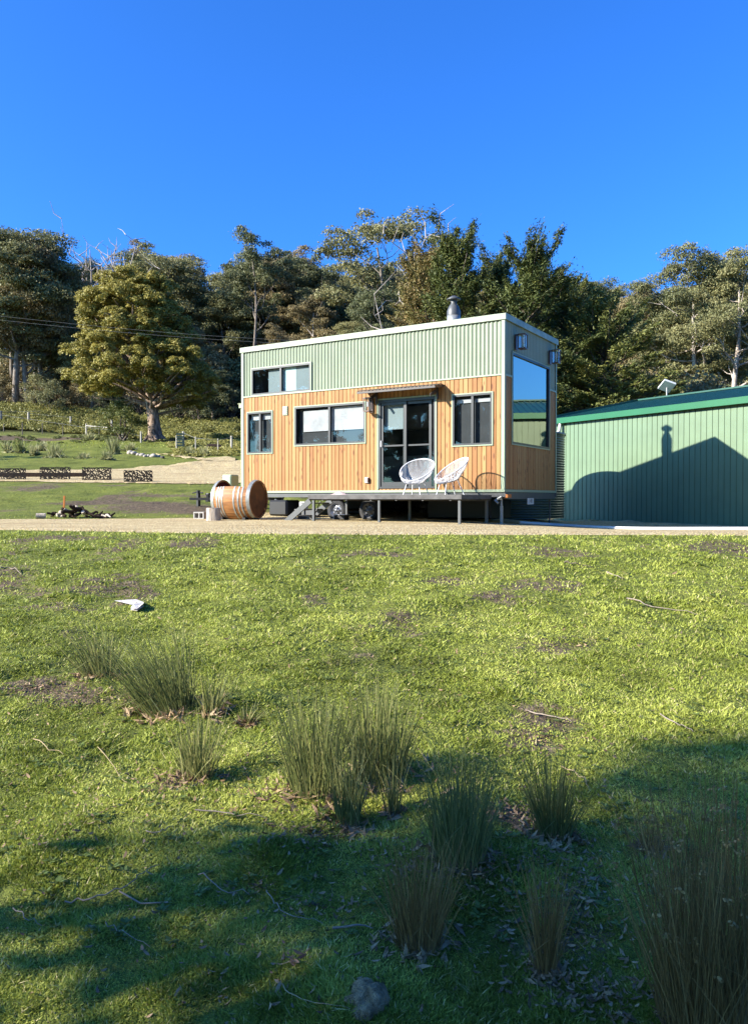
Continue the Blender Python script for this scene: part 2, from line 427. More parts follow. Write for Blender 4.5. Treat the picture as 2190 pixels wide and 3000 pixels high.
S.view_settings.view_transform = 'Standard'; S.view_settings.look = 'None'; S.view_settings.exposure = 1.6; S.view_settings.gamma = 1
S.cycles.max_bounces = 8; S.cycles.transparent_max_bounces = 16; S.cycles.use_denoising = True
S.cycles.sample_clamp_indirect = 6

# ------------------------------------------------------------------ ground
BARE = []
for vx, vy, r, k in ((1200,1588,.26,.62),(1150,1645,.2,.5),(70,1520,.25,.55),(180,1535,.25,.55),(380,1725,.13,.6),(700,1850,.18,.4),(1130,1805,.16,.7),
                     (1270,1990,.15,.35),(1240,2080,.2,.45),(1040,1330,.4,.25),(900,1360,.35,.2),(350,1540,.2,.5),(780,1450,.3,.2),(1290,1420,.4,.25),
                     (1200,1430,.3,.3),(820,2185,.08,.6)):
    p = gp(vx, vy); BARE.append((p[0], p[1], r, k))
def bare(x, y):
    v = .12+0*x
    for bx, by, r, k in BARE: v = v+k*np.exp(-(((x-bx)/r)**2+((y-by)/r)**2))
    band = sstep(18, 19, y)*(1-sstep(29, 31, y))
    v = v+band*(.12+.4*sstep(.5, .75, fbm(x*.5, y*.7, 3, 31)))
    v = v+.6*np.exp(-(((x+5.6)/2.2)**2+((y-21.5)/1.3)**2))*band
    v = v+.50*sstep(.50, .72, fbm(x*1.3, y*1.3, 3, 3))*(1-sstep(12, 14, y))*sstep(4, 7, y)
    s = x/np.maximum(y, 1)
    yt = 66-12*(s+.48)            # old track across the far lawn
    v = v+.9*np.exp(-((y-yt)/1.3)**2)*sstep(-.15, -.30, s)
    v = v+.25*sstep(60, 66, y)
    return v
k, a0, nx = 6.6, 1.3, 330
tt = np.linspace(-1, 1, nx); gx = a0*np.sinh(k*tt)-.0
gy = 4.5+a0*np.sinh(k*np.linspace(-1, 1, nx+60))
gy = np.unique(np.concatenate([gy, np.arange(10, 36, .35), np.arange(36, 110, 1.3)]))
gx = np.unique(np.concatenate([gx, np.arange(-16, 14, .4), np.arange(-60, 50, 2.)]))
X, Y = np.meshgrid(gx, gy); Z = T(X, Y)
V = np.stack([X.ravel(), Y.ravel(), Z.ravel()], 1)
ni, nj = X.shape; ii, jj = np.meshgrid(np.arange(ni-1), np.arange(nj-1), indexing='ij'); q = (ii*nj+jj).ravel()
me = np_mesh('ground', V, np.stack([q, q+1, q+nj+1, q+nj], 1), M['ground'], smooth=True)
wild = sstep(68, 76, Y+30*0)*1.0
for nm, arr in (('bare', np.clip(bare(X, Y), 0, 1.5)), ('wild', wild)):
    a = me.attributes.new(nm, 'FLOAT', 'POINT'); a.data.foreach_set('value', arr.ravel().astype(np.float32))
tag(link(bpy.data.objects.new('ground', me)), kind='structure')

def strip(name, ts, lo, hi, m, off=.02, nv=30, jit=.12):
    """sheet of gravel draped between two edge lines"""
    lo = np.array(lo, float); hi = np.array(hi, float); n = len(ts)
    V = []
    for i in range(n):
        ja = (fbm(np.array(ts[i]*3.), np.array(1.), 4, 41)-.5)*jit*2; jb = (fbm(np.array(ts[i]*3.), np.array(5.), 4, 42)-.5)*jit*2
        for j in range(nv+1):
            f = j/nv
            x = lo[i, 0]*(1-f)+hi[i, 0]*f; y = (lo[i, 1]+ja)*(1-f)+(hi[i, 1]+jb)*f
            V.append((x, y, G(x, y)+off-(.025 if j in (0, nv) else 0)))
    i, j = np.meshgrid(np.arange(n-1), np.arange(nv), indexing='ij'); q = (i*(nv+1)+j).ravel()
    o = np_obj(name, np.array(V), np.stack([q, q+nv+1, q+nv+2, q+1], 1), m, smooth=True)
    return tag(o, kind='structure')
xs = np.arange(-34, 18, .12)
lo = [(x, np.interp(x, [-34,-6.2,-2,0,5.3,18], [17.5,12.75,11.35,11.05,11.05,11.3])) for x in xs]
hi = [(x, np.interp(x, [-34,-8.8,-4,-2.5,0,4,18], [22.5,18.2,18.9,20.5,24,28,28.5])) for x in xs]
strip('gravel_yard', xs, lo, hi, M['gravel'])
lop = [gp(*p)[:2] for p in ((-60,1066),(0,1065),(250,1067.5),(350,1069),(430,1071),(480,1070),(560,1068))]
hip = [gp(*p)[:2] for p in ((-60,1041),(0,1040),(250,1037.5),(330,1031),(400,1024),(452,1018),(560,1015))]
tsl = np.linspace(0, 6, 120)
def pl(P, t):
    P = np.array(P); return np.stack([np.interp(t, range(len(P)), P[:, 0]), np.interp(t, range(len(P)), P[:, 1])], 1)
strip('gravel_driveway', tsl*3, pl(lop, tsl), pl(hip, tsl), M['gravel'], off=.05, nv=24, jit=.3)
p0 = gp(364, 1007.5); p1 = gp(452, 1014); 
lop2 = [gp(*p)[:2] for p in ((345,1004.5),(400,1012),(452,1018.5),(520,1019))]; hip2 = [gp(*p)[:2] for p in ((345,1003),(400,1009),(452,1014.5),(520,1014.5))]
strip('gravel_path', np.linspace(0, 3, 60)*3, pl(lop2, np.linspace(0, 3, 60)), pl(hip2, np.linspace(0, 3, 60)), M['gravel'], off=.07, nv=6, jit=.1)

# ------------------------------------------------------------------ the tiny house on wheels
L, WD = 7.012, 3.18
ZB, ZS, ZT = .677, 3.04, 4.25
house = empty('tiny_house', (-3.306, 19.704, 0), -.5566,
              'tiny house on wheels, honey timber boards below and sage green corrugated steel above', 'tiny house')
fr_ = lambda u, d, z: (u, d, z)                 # long front wall, d = depth inward
en_ = lambda u, d, z: (L-d, u, z)               # end wall
def wall(name, u0, u1, z0, z1, holes, prof, cuts, mp, mtl, parent, flip=False, smooth=False):
    us = sorted(set([round(c, 4) for c in cuts if u0 < c < u1]+[u0, u1]+[h for o in holes for h in o[:2] if u0 < h < u1]))
    mb = MB()
    for a, b in zip(us[:-1], us[1:]):
        if b-a < 1e-5: continue
        mid = (a+b)/2; iv = [(z0, z1)]
        for h in holes:
            if h[0] <= mid <= h[1]:
                nw = []
                for p, q in iv:
                    if h[2] > p: nw.append((p, min(q, h[2])))
                    if h[3] < q: nw.append((max(p, h[3]), q))
                iv = [t for t in nw if t[1]-t[0] > 1e-4]
        pa, pb = prof(a), prof(b)
        for p, q in iv:
            vs = [mp(a, pa, p), mp(b, pb, p), mp(b, pb, q), mp(a, pa, q)]
            mb.add(vs, [(0, 1, 2, 3) if not flip else (3, 2, 1, 0)], smooth)
    return mb.build(name, mtl, parent)
BP = .105
def bprof(u):
    r = (u/BP+.5) % 1-.5
    return .021 if abs(r)*BP < .0045 else .008
bcuts = [k*BP+e for k in range(-2, 80) for e in (-.008, -.004, .004, .008)]
CP = .0915
def cprof(u): return .004+.0105*(1+math.cos(2*math.pi*u/CP))
ccuts = [k*CP/8 for k in range(0, 750)]
WIN = {'small': (.183,.975,1.63,2.645), 'big': (1.667,3.66,1.778,2.69), 'right': (5.847,6.745,1.626,2.69), 'loft': (.326,2.137,3.065,3.715)}
DOOR = (4.011,5.443,.735,2.705)
EW = (.41,2.68,1.655,3.55)
wall('timber_cladding', 0, L, ZB, ZS, [WIN['small'], WIN['big'], WIN['right'], DOOR], bprof, bcuts, fr_, M['timber'], house)
wall('corrugated_cladding', 0, L, ZS, ZT-.02, [WIN['loft']], cprof, ccuts, fr_, M['corr'], house, smooth=True)
wall('end_timber_cladding', 0, WD, ZB, ZS, [EW], bprof, bcuts, en_, M['timber'], house)
wall('end_corrugated_cladding', 0, WD, ZS, ZT-.02, [EW], cprof, ccuts, en_, M['corr'], house, smooth=True)
wall('left_cladding', 0, WD, ZB, ZT-.02, [], cprof, [k*CP/2 for k in range(90) if k*CP/2 < WD], lambda u, d, z: (d, u, z), M['corr'], house, flip=True)
wall('back_cladding', 0, L, ZB, ZT-.02, [], cprof, [k*CP/2 for k in range(190)], lambda u, d, z: (u, WD-d, z), M['corr'], house, flip=True)
mb = MB(); mb.box((.04,.04,ZT-.11), (L-.04,WD-.04,ZT-.05)); mb.build('roof', M['roofz'], house)
# inner lining with the same openings, floor and partitions (what the glass looks in on)
lin = [WIN['small'], WIN['big'], WIN['right'], WIN['loft'], DOOR]
wall('wall_lining', .06, L-.06, ZB+.02, ZT-.12, lin, lambda u: .07, [], fr_, M['inner'], house)
wall('end_lining', .07, WD-.06, ZB+.02, ZT-.12, [EW], lambda u: .07, [], en_, M['inner'], house)
mb = MB(); mb.box((.05,.05,ZB-.02), (L-.05,WD-.05,ZB+.03)); mb.build('floor', M['deck'], house)
mb = MB(); mb.box((.06,WD-.08,ZB+.03), (L-.06,WD-.06,ZT-.12)); mb.box((.05,.08,ZB+.03), (.07,WD-.09,ZT-.12)); mb.box((1.3,.09,ZB+.03), (1.34,WD-.09,2.95)); mb.box((.08,.09,2.96),(2.9,WD-.09,3.03)); mb.build('partition', M['inner'], house)
mb = MB(); mb.box((1.4,WD-.7,ZB+.03), (4.0,WD-.1,1.6), .01); mb.box((1.4,WD-.45,2.3), (4.0,WD-.1,2.9), .01); mb.build('kitchen_cabinet', M['pale'], house)
mb = MB(); mb.box((5.3,.5,ZB+.03),(6.7,1.3,ZB+.42),.05); mb.box((5.3,1.3,ZB+.03),(6.7,1.5,ZB+.85),.05); mb.build('sofa', M['steel'], house)

# flashings
f = MB()
f.box((-.035,-.03,ZT-.10), (L+.035,-.002,ZT+.02)); f.box((-.035,WD+.002,ZT-.10), (L+.035,WD+.03,ZT+.02))
f.box((L+.002,-.002,ZT-.10), (L+.035,WD+.002,ZT+.02)); f.box((-.035,-.002,ZT-.10), (-.002,WD+.002,ZT+.02))
f.box((-.033,-.002,ZT+.021), (L+.033,.16,ZT+.03)); f.box((-.033,WD-.16,ZT+.021), (L+.033,WD+.002,ZT+.03))
f.box((L-.12,.161,ZT+.021), (L+.033,WD-.161,ZT+.03)); f.box((-.033,.161,ZT+.021), (.12,WD-.161,ZT+.03))
f.build('roof_flashing', M['rooftrim'], house)
f = MB()
f.box((-.006,-.008,ZB), (.062,.02,ZT-.101)); f.build('corner_flashing', M['trim'], house)
f = MB(); f.box((L-.066,-.008,ZB), (L+.006,.0,ZT-.101)); f.box((L-.001,-.0005,ZB), (L+.008,.06,ZT-.101)); f.build('corner_flashing', M['trim'], house)
f = MB(); f.box((L-.001,WD-.06,ZB), (L+.008,WD+.002,ZT-.101))
f.build('corner_flashing', M['trim'], house)
f = MB(); f.box((.063,-.012,ZS-.015), (L-.067,.004,ZS+.015)); f.box((L-.004,.061,ZS-.02), (L+.010,EW[0]-.03,ZS+.02)); f.box((L-.004,EW[1]+.03,ZS-.02), (L+.010,WD-.061,ZS+.02))
f.build('mid_flashing', M['trim'], house)
f = MB(); f.box((.063,-.014,ZB-.03), (L+.012,-.001,ZB+.022)); f.box((L+.001,.001,ZB-.03), (L+.014,WD,ZB+.022)); f.build('bottom_flashing', M['trim'], house)

def window(nm, r, mp, mull=None, dep=.075, blinds=(), fw=.038, glass='glass', trim='trim'):
    u0, u1, z0, z1 = r
    def bx(m, a, d0, p, b, d1, q): 
        A = mp(a, d0, p); B = mp(b, d1, q); m.box(A, B)
    t = MB()     # flashing around the opening
    e = .022
    bx(t, u0-e, -.014, z0-e, u1+e, .004, z0); bx(t, u0-e, -.014, z1, u1+e, .004, z1+e)
    bx(t, u0-e, -.014, z0, u0, .004, z1); bx(t, u1, -.014, z0, u1+e, .004, z1)
    win = None
    m = MB()
    bx(m, u0, -.010, z0, u1, dep, z0+fw); bx(m, u0, -.010, z1-fw, u1, dep, z1)
    bx(m, u0, -.010, z0+fw, u0+fw, dep, z1-fw); bx(m, u1-fw, -.010, z0+fw, u1, dep, z1-fw)
    if mull is not None: bx(m, mull-.026, .004, z0+fw, mull+.026, dep-.01, z1-fw)
    win = m.build('window', M['frame'], house)
    t.build('window_flashing', M[trim], win)
    spans = [(u0+fw, u1-fw)] if mull is None else [(u0+fw, mull-.026), (mull+.026, u1-fw)]
    for k, (a, b) in enumerate(spans):
        g = MB(); d = .026+.016*k
        g.add([mp(a, d, z0+fw), mp(b, d, z0+fw), mp(b, d, z1-fw), mp(a, d, z1-fw)], [(0,1,2,3)])
        g.build('pane', M[glass], win)
    if nm in ('small', 'right', 'big'):
        g = MB(); bx(g, u0+.05, .12, z0+.04, u1-.05, .124, z1-.04); g.build('backing_sheet', M['screen'], win)  # plain grey sheet added behind the panes to lift their dark tone
    for (a, b, p, q, mm) in blinds:
        g = MB(); bx(g, a, .09, p, b, .096, q); g.build('blind', M[mm], win)
    return win
M['screen'] = simple('grey_backing', (.085,.088,.09), .9, .05, var=.15, sc=2)
M['curtain'] = simple('sheer_curtain', (.72,.92,.88), .9, .05, var=.1, sc=1)
M['curtaind'] = simple('grey_curtain', (.34,.40,.40), .9, .05, var=.1, sc=1)
b = WIN['big']; window('big', b, fr_, 2.663, blinds=[(1.86, 2.66, 2.10, 2.60, 'blind'), (2.67, 3.62, 2.10, 2.64, 'blind')])
s = WIN['small']; window('small', s, fr_, .577, blinds=[(.24,.56,2.46,2.60,'blind'), (.6,.93,2.46,2.6,'blind')])
window('right', WIN['right'], fr_, 6.296, blinds=[(5.9,6.27,2.52,2.6,'blind'), (6.32,6.7,2.52,2.6,'blind')])
window('loft', WIN['loft'], fr_, 1.228, blinds=[(.79,1.21,3.1,3.69,'curtaind'), (1.24,1.64,3.1,3.69,'curtain'), (1.645,2.09,3.1,3.69,'curtaind')])
window('end', EW, en_, None, fw=.045, glass='glassdark', trim='trim')

# sliding door
u0, u1, z0, z1 = DOOR
d = MB(); d.box((u0,-.012,z0), (u0+.055,.09,z1)); d.box((u1-.04,-.012,z0), (u1,.09,z1)); d.box((u0+.055,-.012,z1-.06), (u1-.04,.09,z1)); d.box((u0+.055,-.012,z0), (u1-.04,.09,z0+.04))
door = d.build('sliding_door', M['frame'], house)
d = MB(); e = .03
d.box((u0-e,-.016,z0-.03), (u0,.004,z1+e)); d.box((u1,-.016,z0-.03), (u1+e,.004,z1+e)); d.box((u0,-.016,z1), (u1,.004,z1+e)); d.build('door_flashing', M['trim'], door)
def leaf(a, b, y, name='door_leaf'):
    m = MB(); t = .062
    m.box((a,y,z0+.042), (a+t,y+.03,z1-.062)); m.box((b-t,y,z0+.042), (b,y+.03,z1-.062))
    m.box((a+t,y,z0+.042), (b-t,y+.03,z0+.042+.1)); m.box((a+t,y,z1-.062-t), (b-t,y+.03,z1-.062)); m.box((a+t,y+.004,1.665), (b-t,y+.026,1.70))
    o = m.build(name, M['frame'], door)
    g = MB(); g.add([(a+t,y+.014,z0+.1),(b-t,y+.014,z0+.1),(b-t,y+.014,z1-.12),(a+t,y+.014,z1-.12)], [(0,1,2,3)]); g.build('pane', M['glass'], door)
leaf(u0+.056, 4.72, .01); leaf(4.62, u1-.12, .045)
h = MB(); h.tube([(u0+.085,-.03,1.66),(u0+.085,-.035,1.72),(u0+.085,-.03,1.80)], .012, 6); h.tube([(u0+.085,-.03,1.67),(u0+.085,.012,1.67)], .008, 6); h.tube([(u0+.085,-.03,1.79),(u0+.085,.012,1.79)], .008, 6); h.build('door_handle', M['white'], door)
g = MB(); g.add([(u1-.118,.05,z0+.05),(u1-.045,.05,z0+.05),(u1-.045,.05,z1-.07),(u1-.118,.05,z1-.07)], [(0,1,2,3)]); g.build('side_pane', M['glass'], door)
g = MB(); g.box((u0+.10,.10,2.05),(4.60,.106,2.60)); g.build('door_curtain', M['curtaind'], door)
# awning
aw = MB(); AX0, AX1, AD = 3.70, 5.64, .42
mb = MB()
nc = int((AX1-AX0)/(CP/6)); 
for i in range(nc):
    a = AX0+i*CP/6; b2 = a+CP/6; za = .009*math.cos(2*math.pi*a/CP); zb = .009*math.cos(2*math.pi*b2/CP)
    zf, zw = 2.885, 2.955
    mb.add([(a,-AD,zf+za),(b2,-AD,zf+zb),(b2,-.016,zw+zb),(a,-.016,zw+za)], [(0,1,2,3)], True)
    mb.add([(a,-AD,zf+za-.006),(b2,-AD,zf+zb-.006),(b2,-.016,zw+zb-.006),(a,-.016,zw+za-.006)], [(3,2,1,0)], True)
    mb.add([(a,-AD,zf+za-.006),(b2,-AD,zf+zb-.006),(b2,-AD,zf+zb),(a,-AD,zf+za)], [(0,1,2,3)])
awn = mb.build('awning', M['awning'], house)
mb = MB(); mb.box((AX0,-AD+.01,2.825), (AX1,-AD+.04,2.868)); mb.box((AX0,-.06,2.88), (AX1,-.018,2.925))
mb.obox((AX1-.02,-.21,2.872), (.018,0,0), (0,.16,.022), (0,0,.02)); mb.obox((AX0+.02,-.21,2.872), (.018,0,0), (0,.16,.022), (0,0,.02))
for x in (3.98, 5.50):
    mb.box((x-.018,-.055,2.63), (x+.018,-.018,2.878)); mb.obox((x,-.2,2.76), (.014,0,0), (0,.155,.075), (0,.012,-.024))
mb.build('awning_frame', M['awning'], awn)
# vent, outlet, number plate
v = MB(); v.box((1.30,-.012,2.52), (1.45,.006,2.735))
for k in range(4): v.obox((1.375,-.016,2.56+k*.046), (.055,0,0), (0,.006,-.006), (0,.003,.012))
v.build('wall_vent', M['trim'], house)
o = MB(); o.box((3.665,-.045,.865), (3.765,.006,.99), .008); ob = o.build('power_outlet', M['white'], house)
o = MB(); o.box((3.735,-.052,.88), (3.77,-.002,.975), .004); o.build('outlet_cover', M['brownmetal'], ob)
pm = MB(); pm.box((L+.03,1.22,.385), (L+.036,1.60,.52), .002); pl_ = pm.build('number_plate', M['pale'], house)
def text(s, size, mtl, parent, name, Mx, ext=.001):
    cu = bpy.data.curves.new(name, 'FONT'); cu.body = s; cu.size = size; cu.extrude = ext; cu.align_x = 'CENTER'; cu.align_y = 'CENTER'
    ob_ = bpy.data.objects.new('t', cu); COL.objects.link(ob_); bpy.context.view_layer.update()
    me = bpy.data.meshes.new_from_object(ob_.evaluated_get(bpy.context.evaluated_depsgraph_get())); bpy.data.objects.remove(ob_)
    me.name = name; me.materials.clear(); me.materials.append(mtl); me.transform(Mx)
    return link(bpy.data.objects.new(name, me), parent)
Mx = Matrix.Translation((L+.038,1.41,.455)) @ Matrix(((0,0,1,0),(1,0,0,0),(0,1,0,0),(0,0,0,1)))
text('148', .13, M['steel'], pl_, 'plate_digits', Mx)

# lanterns
def lantern(c, out, side):
    """c: point on the wall, out: unit vector away from the wall"""
    c = Vector(c); out = Vector(out); side = Vector(side); up = Vector((0,0,1))
    m = MB(); m.obox(c+out*.014+up*-.02, side*.055, out*.012, up*.16)
    m.obox(c+out*.07+up*.13, side*.02, out*.06, up*.012)
    q = c+out*.155
    m.obox(q+up*.125, side*.085, out*.085, up*.012); m.obox(q-up*.165, side*.08, out*.08, up*.012)
    for a in (-1, 1):
        for b in (-1, 1): m.obox(q+side*a*.072+out*b*.072-up*.02, side*.007, out*.007, up*.135)
    o = m.build('wall_lantern', M['brownmetal'], house)
    g = MB(); g.obox(q-up*.02, side*.064, out*.064, up*.132); g.build('lantern_glass', M['glasslamp'], o)
    g = MB(); g.tube([tuple(q-up*.06), tuple(q+up*.05)], .022, 8); g.build('bulb', M['white'], o)
lantern((3.83,-.004,2.62), (0,-1,0), (1,0,0))
lantern((L+.012,.58,3.80), (1,0,0), (0,1,0)); lantern((L+.012,2.66,3.80), (1,0,0), (0,1,0))

# flue
fx, fy = L-2.37, 2.75-.25
fl = MB(); fl.lathe([(.15,ZT-.05),(.15,ZT+.50),(.165,ZT+.51),(.165,ZT+.76),(.0,ZT+.761)], (fx,fy,0), 28)
flue = fl.build('flue', M['galv'], house)
fl = MB(); fl.lathe([(.168,ZT+.75),(.168,ZT+.86),(.12,ZT+.98),(.07,ZT+1.04),(.07,ZT+1.12)], (fx,fy,0), 28); fl.build('flue_cowl', M['steel'], flue)
fl = MB(); fl.lathe([(.17,ZT+1.14),(.175,ZT+1.155),(.06,ZT+1.23),(.0,ZT+1.235)], (fx,fy,0), 24); fl.lathe([(.0,ZT+1.125),(.17,ZT+1.14)], (fx,fy,0), 24)
for a in (0, 2.1, 4.2): fl.box((fx+.08*math.cos(a)-.008,fy+.08*math.sin(a)-.008,ZT+1.08), (fx+.08*math.cos(a)+.008,fy+.08*math.sin(a)+.008,ZT+1.15))
fl.build('flue_cap', M['steel'], flue)

# lean-to box on the left end
a = MB(); AXL, AY0, AY1, AZ0, AZ1 = -.50, .55, 1.9, .66, 2.86
wall('annex_cladding', AXL, -.004, AZ0, AZ1, [], lambda u: AY0+bprof(u), [k*BP+e for k in range(-8, 1) for e in (-.006,-.003,.003,.006)], fr_, M['timber'], house)
a.box((AXL+.004,AY0+.03,AZ0), (-.03,AY1,AZ1)); an = a.build('annex', M['timber'], house)
a = MB(); a.box((AXL-.05,AY0-.04,AZ1), (-.012,AY1+.03,AZ1+.10)); a.box((AXL-.012,AY0-.008,AZ0-.02), (AXL+.05,AY0+.004,AZ1)); a.box((AXL-.08,AY0-.05,AZ1+.101), (-.012,AY1+.05,AZ1+.115))
a.build('annex_flashing', M['trimy'], an)

# trailer under the house
t = MB()
t.box((-.05,.02,.575), (L+.02,.09,.645)); t.box((-.05,.02,.545), (L+.02,.12,.574)); t.box((-.05,WD-.09,.545), (L+.02,WD-.02,.645))
for k in range(14): t.box((.1+k*.52,.13,.56), (.15+k*.52,WD-.10,.64))
t.box((L-.06,.10,.50), (L+.005,WD-.1,.64))
chas = t.build('chassis', M['steel'], house)
t = MB(); t.box((2.2,WD-.05,-.05), (L-1.9,WD-.02,.55)); t.box((2.0,1.6,.12),(2.9,2.6,.5),.03); t.box((4.6,1.2,.05),(6.2,2.4,.5),.03); t.build('underfloor_shade_panel', M['black'], house)  # black panel and boxes added to keep the gap under the floor dark
t = MB(); t.obox((-1.15,1.05,.50), (1.15,.55,0), (-.02,.04,0), (0,0,.035)); t.obox((-1.15,2.1,.50), (1.15,-.55,0), (.02,.04,0), (0,0,.035)); t.box((-2.4,1.45,.46), (-2.2,1.70,.54))
t.build('drawbar', M['black'], house)
def wheel(x, y, r=.255):
    m = MB(); R = Matrix.Rotation(math.pi/2, 4, 'X')
    m.lathe([(r*.64,-.08),(r*.80,-.095),(r*.93,-.088),(r*.99,-.065),(r,-.04),(r,.04),(r*.99,.065),(r*.93,.088),(r*.64,.08)], (x,y,.238), 36, R)
    for k in range(36):
        t_ = 2*math.pi*k/36; m.obox((x+math.cos(t_)*r*.995, y, .238+math.sin(t_)*r*.995), (math.cos(t_)*.006,0,math.sin(t_)*.006), (0,.06,0), (-math.sin(t_)*.008,0,math.cos(t_)*.008))
    ty = m.build('wheel', M['rubber'], house)
    m = MB(); m.lathe([(r*.66,-.078),(r*.60,-.07),(r*.56,-.03),(r*.40,-.02),(r*.30,-.045),(r*.16,-.06),(r*.13,-.09),(0,-.095)], (x,y,.238), 32, Matrix.Rotation(math.pi/2, 4, 'X') @ Matrix.Scale(-1, 4, (0,0,1)))
    for k in range(5):
        t_ = 2*math.pi*k/5; m.obox((x+math.cos(t_)*r*.24, y-.07, .238+math.sin(t_)*r*.24), (.012,0,0), (0,.014,0), (0,0,.012))
    m.build('wheel_rim', M['rim'], ty)
    if y < 1:
        for k in range(8):
            m = MB(); t_ = 2*math.pi*k/8; m.lathe([(0,0),(.020,0)], (x+math.cos(t_)*r*.47, y-.04, .238+math.sin(t_)*r*.47), 8, Matrix.Rotation(math.pi/2, 4, 'X')); m.build('rim_hole', M['black'], ty)
wheel(2.74, .25); wheel(3.637, .25); wheel(2.74, WD-.25); wheel(3.637, WD-.25)
t = MB(); t.tube([(2.74,.3,.238),(2.74,WD-.3,.238)], .03, 8); t.tube([(3.637,.3,.238),(3.637,WD-.3,.238)], .03, 8); t.build('axle', M['rust'], house)
t = MB(); t.tube([(L-.10,.10,.0),(L-.10,.10,.36)], .035, 10); t.box((L-.17,.03,-.02), (L-.03,.17,.0)); t.tube([(L-.10,.10,.36),(L-.10,.10,.55)], .024, 10)
t.build('stabiliser', M['galv'], house)
t = MB(); t.tube([(L-.06,.02,.55),(L-.2,.0,.47),(L-.12,-.02,.42)], .03, 8); t.build('jack_head', M['galv'], house)
t = MB(); t.tube([(L-.08,WD-.22,-.1),(L-.08,WD-.22,.50)], .02, 8); t.box((L-.14,WD-.28,-.12), (L-.02,WD-.16,-.1)); t.build('stabiliser', M['steel'], house)
t = MB(); t.box((L+.02,.02,.53), (L+.07,.22,.60)); tl_ = t.build('marker_block', M['orange'], house)
t = MB(); t.box((-2.49,.92,.06), (-2.40,1.01,.66), .01); t.tube([(-2.445,.965,.60),(-2.445,.965,.74)], .05, 10); t.tube([(-2.60,.9,.66),(-2.445,.965,.70),(-2.3,1.0,.66)], .02, 6); t.build('drawbar_jack', M['black'], house)
t = MB(); t.lathe([(.11,.0),(.12,.06),(.09,.16),(.12,.20),(.10,.24)], (-2.2,1.15,.42), 10); t.build('coupling', M['black'], house)

E_ = lambda p: house.matrix_basis if False else None
bpy.context.view_layer.update()
HM = Matrix.Translation((-3.306,19.704,0)) @ Matrix.Rotation(-.5566, 4, 'Z')
def hp(x, y): 
    p = HM @ Vector((x, y, 0)); return p.x, p.y
def local_thing(name, x, y, label, cat, group=None, rz=0, z=None):
    wx, wy = hp(x, y); return empty(name, (wx, wy, G(wx, wy)+.02 if z is None else z), -.5566+rz, label, cat, group)

# things under and beside the house
t = local_thing('water_tank_box', 1.17, .15, 'black grey-water tank under the left end of the house, beside the barrel', 'tank')
m = MB(); m.box((-.28,-.2,0), (.28,.35,.38), .04); m.build('tank_body', M['black'], t)
m = MB(); m.tube([(-.18,0,.38),(-.18,0,.41)], .06, 12); m.tube([(.0,.0,.38),(.05,0,.47),(.2,.05,.50)], .02, 8); m.build('tank_lid', M['steel'], t)
m = MB(); m.box((-.16,-.02,.43), (.02,.03,.52), .008); m.build('meter_box', M['pale'], t)
t = local_thing('meter_box', 1.85, .1, 'small white meter box on a post under the house left of the steps', 'meter box')
m = MB(); m.box((-.10,-.05,.20), (.10,.05,.37), .01); m.build('box', M['white'], t)
m = MB(); m.box((-.02,-.01,-.02), (.02,.03,.20)); m.box((-.09,.02,-.02),(.25,.3,.18),.01); m.build('post', M['steel'], t)
t = local_thing('plank', 2.35, -.55, 'short pale plank raised on two bearers in front of the steps', 'plank')
m = MB(); m.box((-.2,-.05,.06), (.14,.05,.085)); m.build('board', M['post'], t)
m = MB(); m.box((-.15,-.04,-.02), (.09,.04,.059)); m.build('bearer', M['black'], t)
t = local_thing('crate', 3.22, -.30, 'small black crate with a white rim on the gravel in front of the left wheel', 'crate')
m = MB(); m.box((-.14,-.1,0), (.14,.1,.10), .01); m.build('crate_body', M['black'], t)
m = MB(); m.box((-.15,-.11,.101), (.15,.11,.115)); m.box((-.15,-.11,0), (-.135,-.1,.1)); m.build('crate_rim', M['white'], t)
# electrical cabinet beyond the barrel
t = local_thing('utility_box', -1.245, .95, 'pale green utility cabinet standing behind the barrel left of the house', 'cabinet')
m = MB(); m.box((-.16,-.16,0), (.16,.16,.90), .02); m.build('cabinet', M['boxgreen'], t)
m = MB(); m.box((-.13,-.168,.3), (.13,-.161,.85)); m.build('cabinet_door', M['boxgreen'], t)

# deck
deck = local_thing('deck', L-2.1, -.02, 'low grey deck platform on steel posts in front of the sliding door', 'deck', z=0)
DX0, DX1, DY0 = -1.72, 1.82, -1.43
m = MB(); nb = 10
for k in range(nb):
    y0_ = DY0+k*(-DY0-.04)/nb; m.box((DX0,y0_+.003,.555), (DX1,y0_+(-DY0-.04)/nb-.003,.583))
m.build('deck_boards', M['deck'], deck)
m = MB(); m.box((DX0,DY0-.03,.50), (DX1,DY0-.002,.588)); m.box((DX1+.001,DY0-.03,.50), (DX1+.03,-.04,.585)); m.box((DX0-.03,DY0-.03,.475), (DX0-.001,-.04,.585)); m.box((DX0,-.07,.46),(DX1,-.045,.554))
for k in range(6): m.box((DX0+.3+k*.6,DY0+.0,.47), (DX0+.34+k*.6,-.075,.553))
m.build('deck_frame', M['deckframe'], deck)
for px in (DX0+.08, DX0+1.72, DX1-.03):
    for py in (DY0+.02, -.15):
        m = MB(); m.box((px-.024,py-.024,-.06), (px+.024,py+.024,.474)); m.box((px-.05,py-.05,-.06), (px+.05,py+.05,.012)); m.build('leg', M['steel'], deck)
st = local_thing('steps', L-2.1+DX0-.03, -.9, 'grey metal steps coming down to the left off the deck platform', 'steps', z=0)
for y in (-.5, .28):
    m = MB(); m.obox((-.33,y,.235), (.33,0,.235), (0,.02,0), (-.035,0,.05)); m.build('stringer', M['steel'], st)
for k, (x, z) in enumerate(((-.50,.13),(-.33,.27),(-.16,.41))):
    m = MB(); m.box((x-.12,-.478,z-.012), (x+.10,.258,z+.014)); m.build('tread', M['deck'], st)
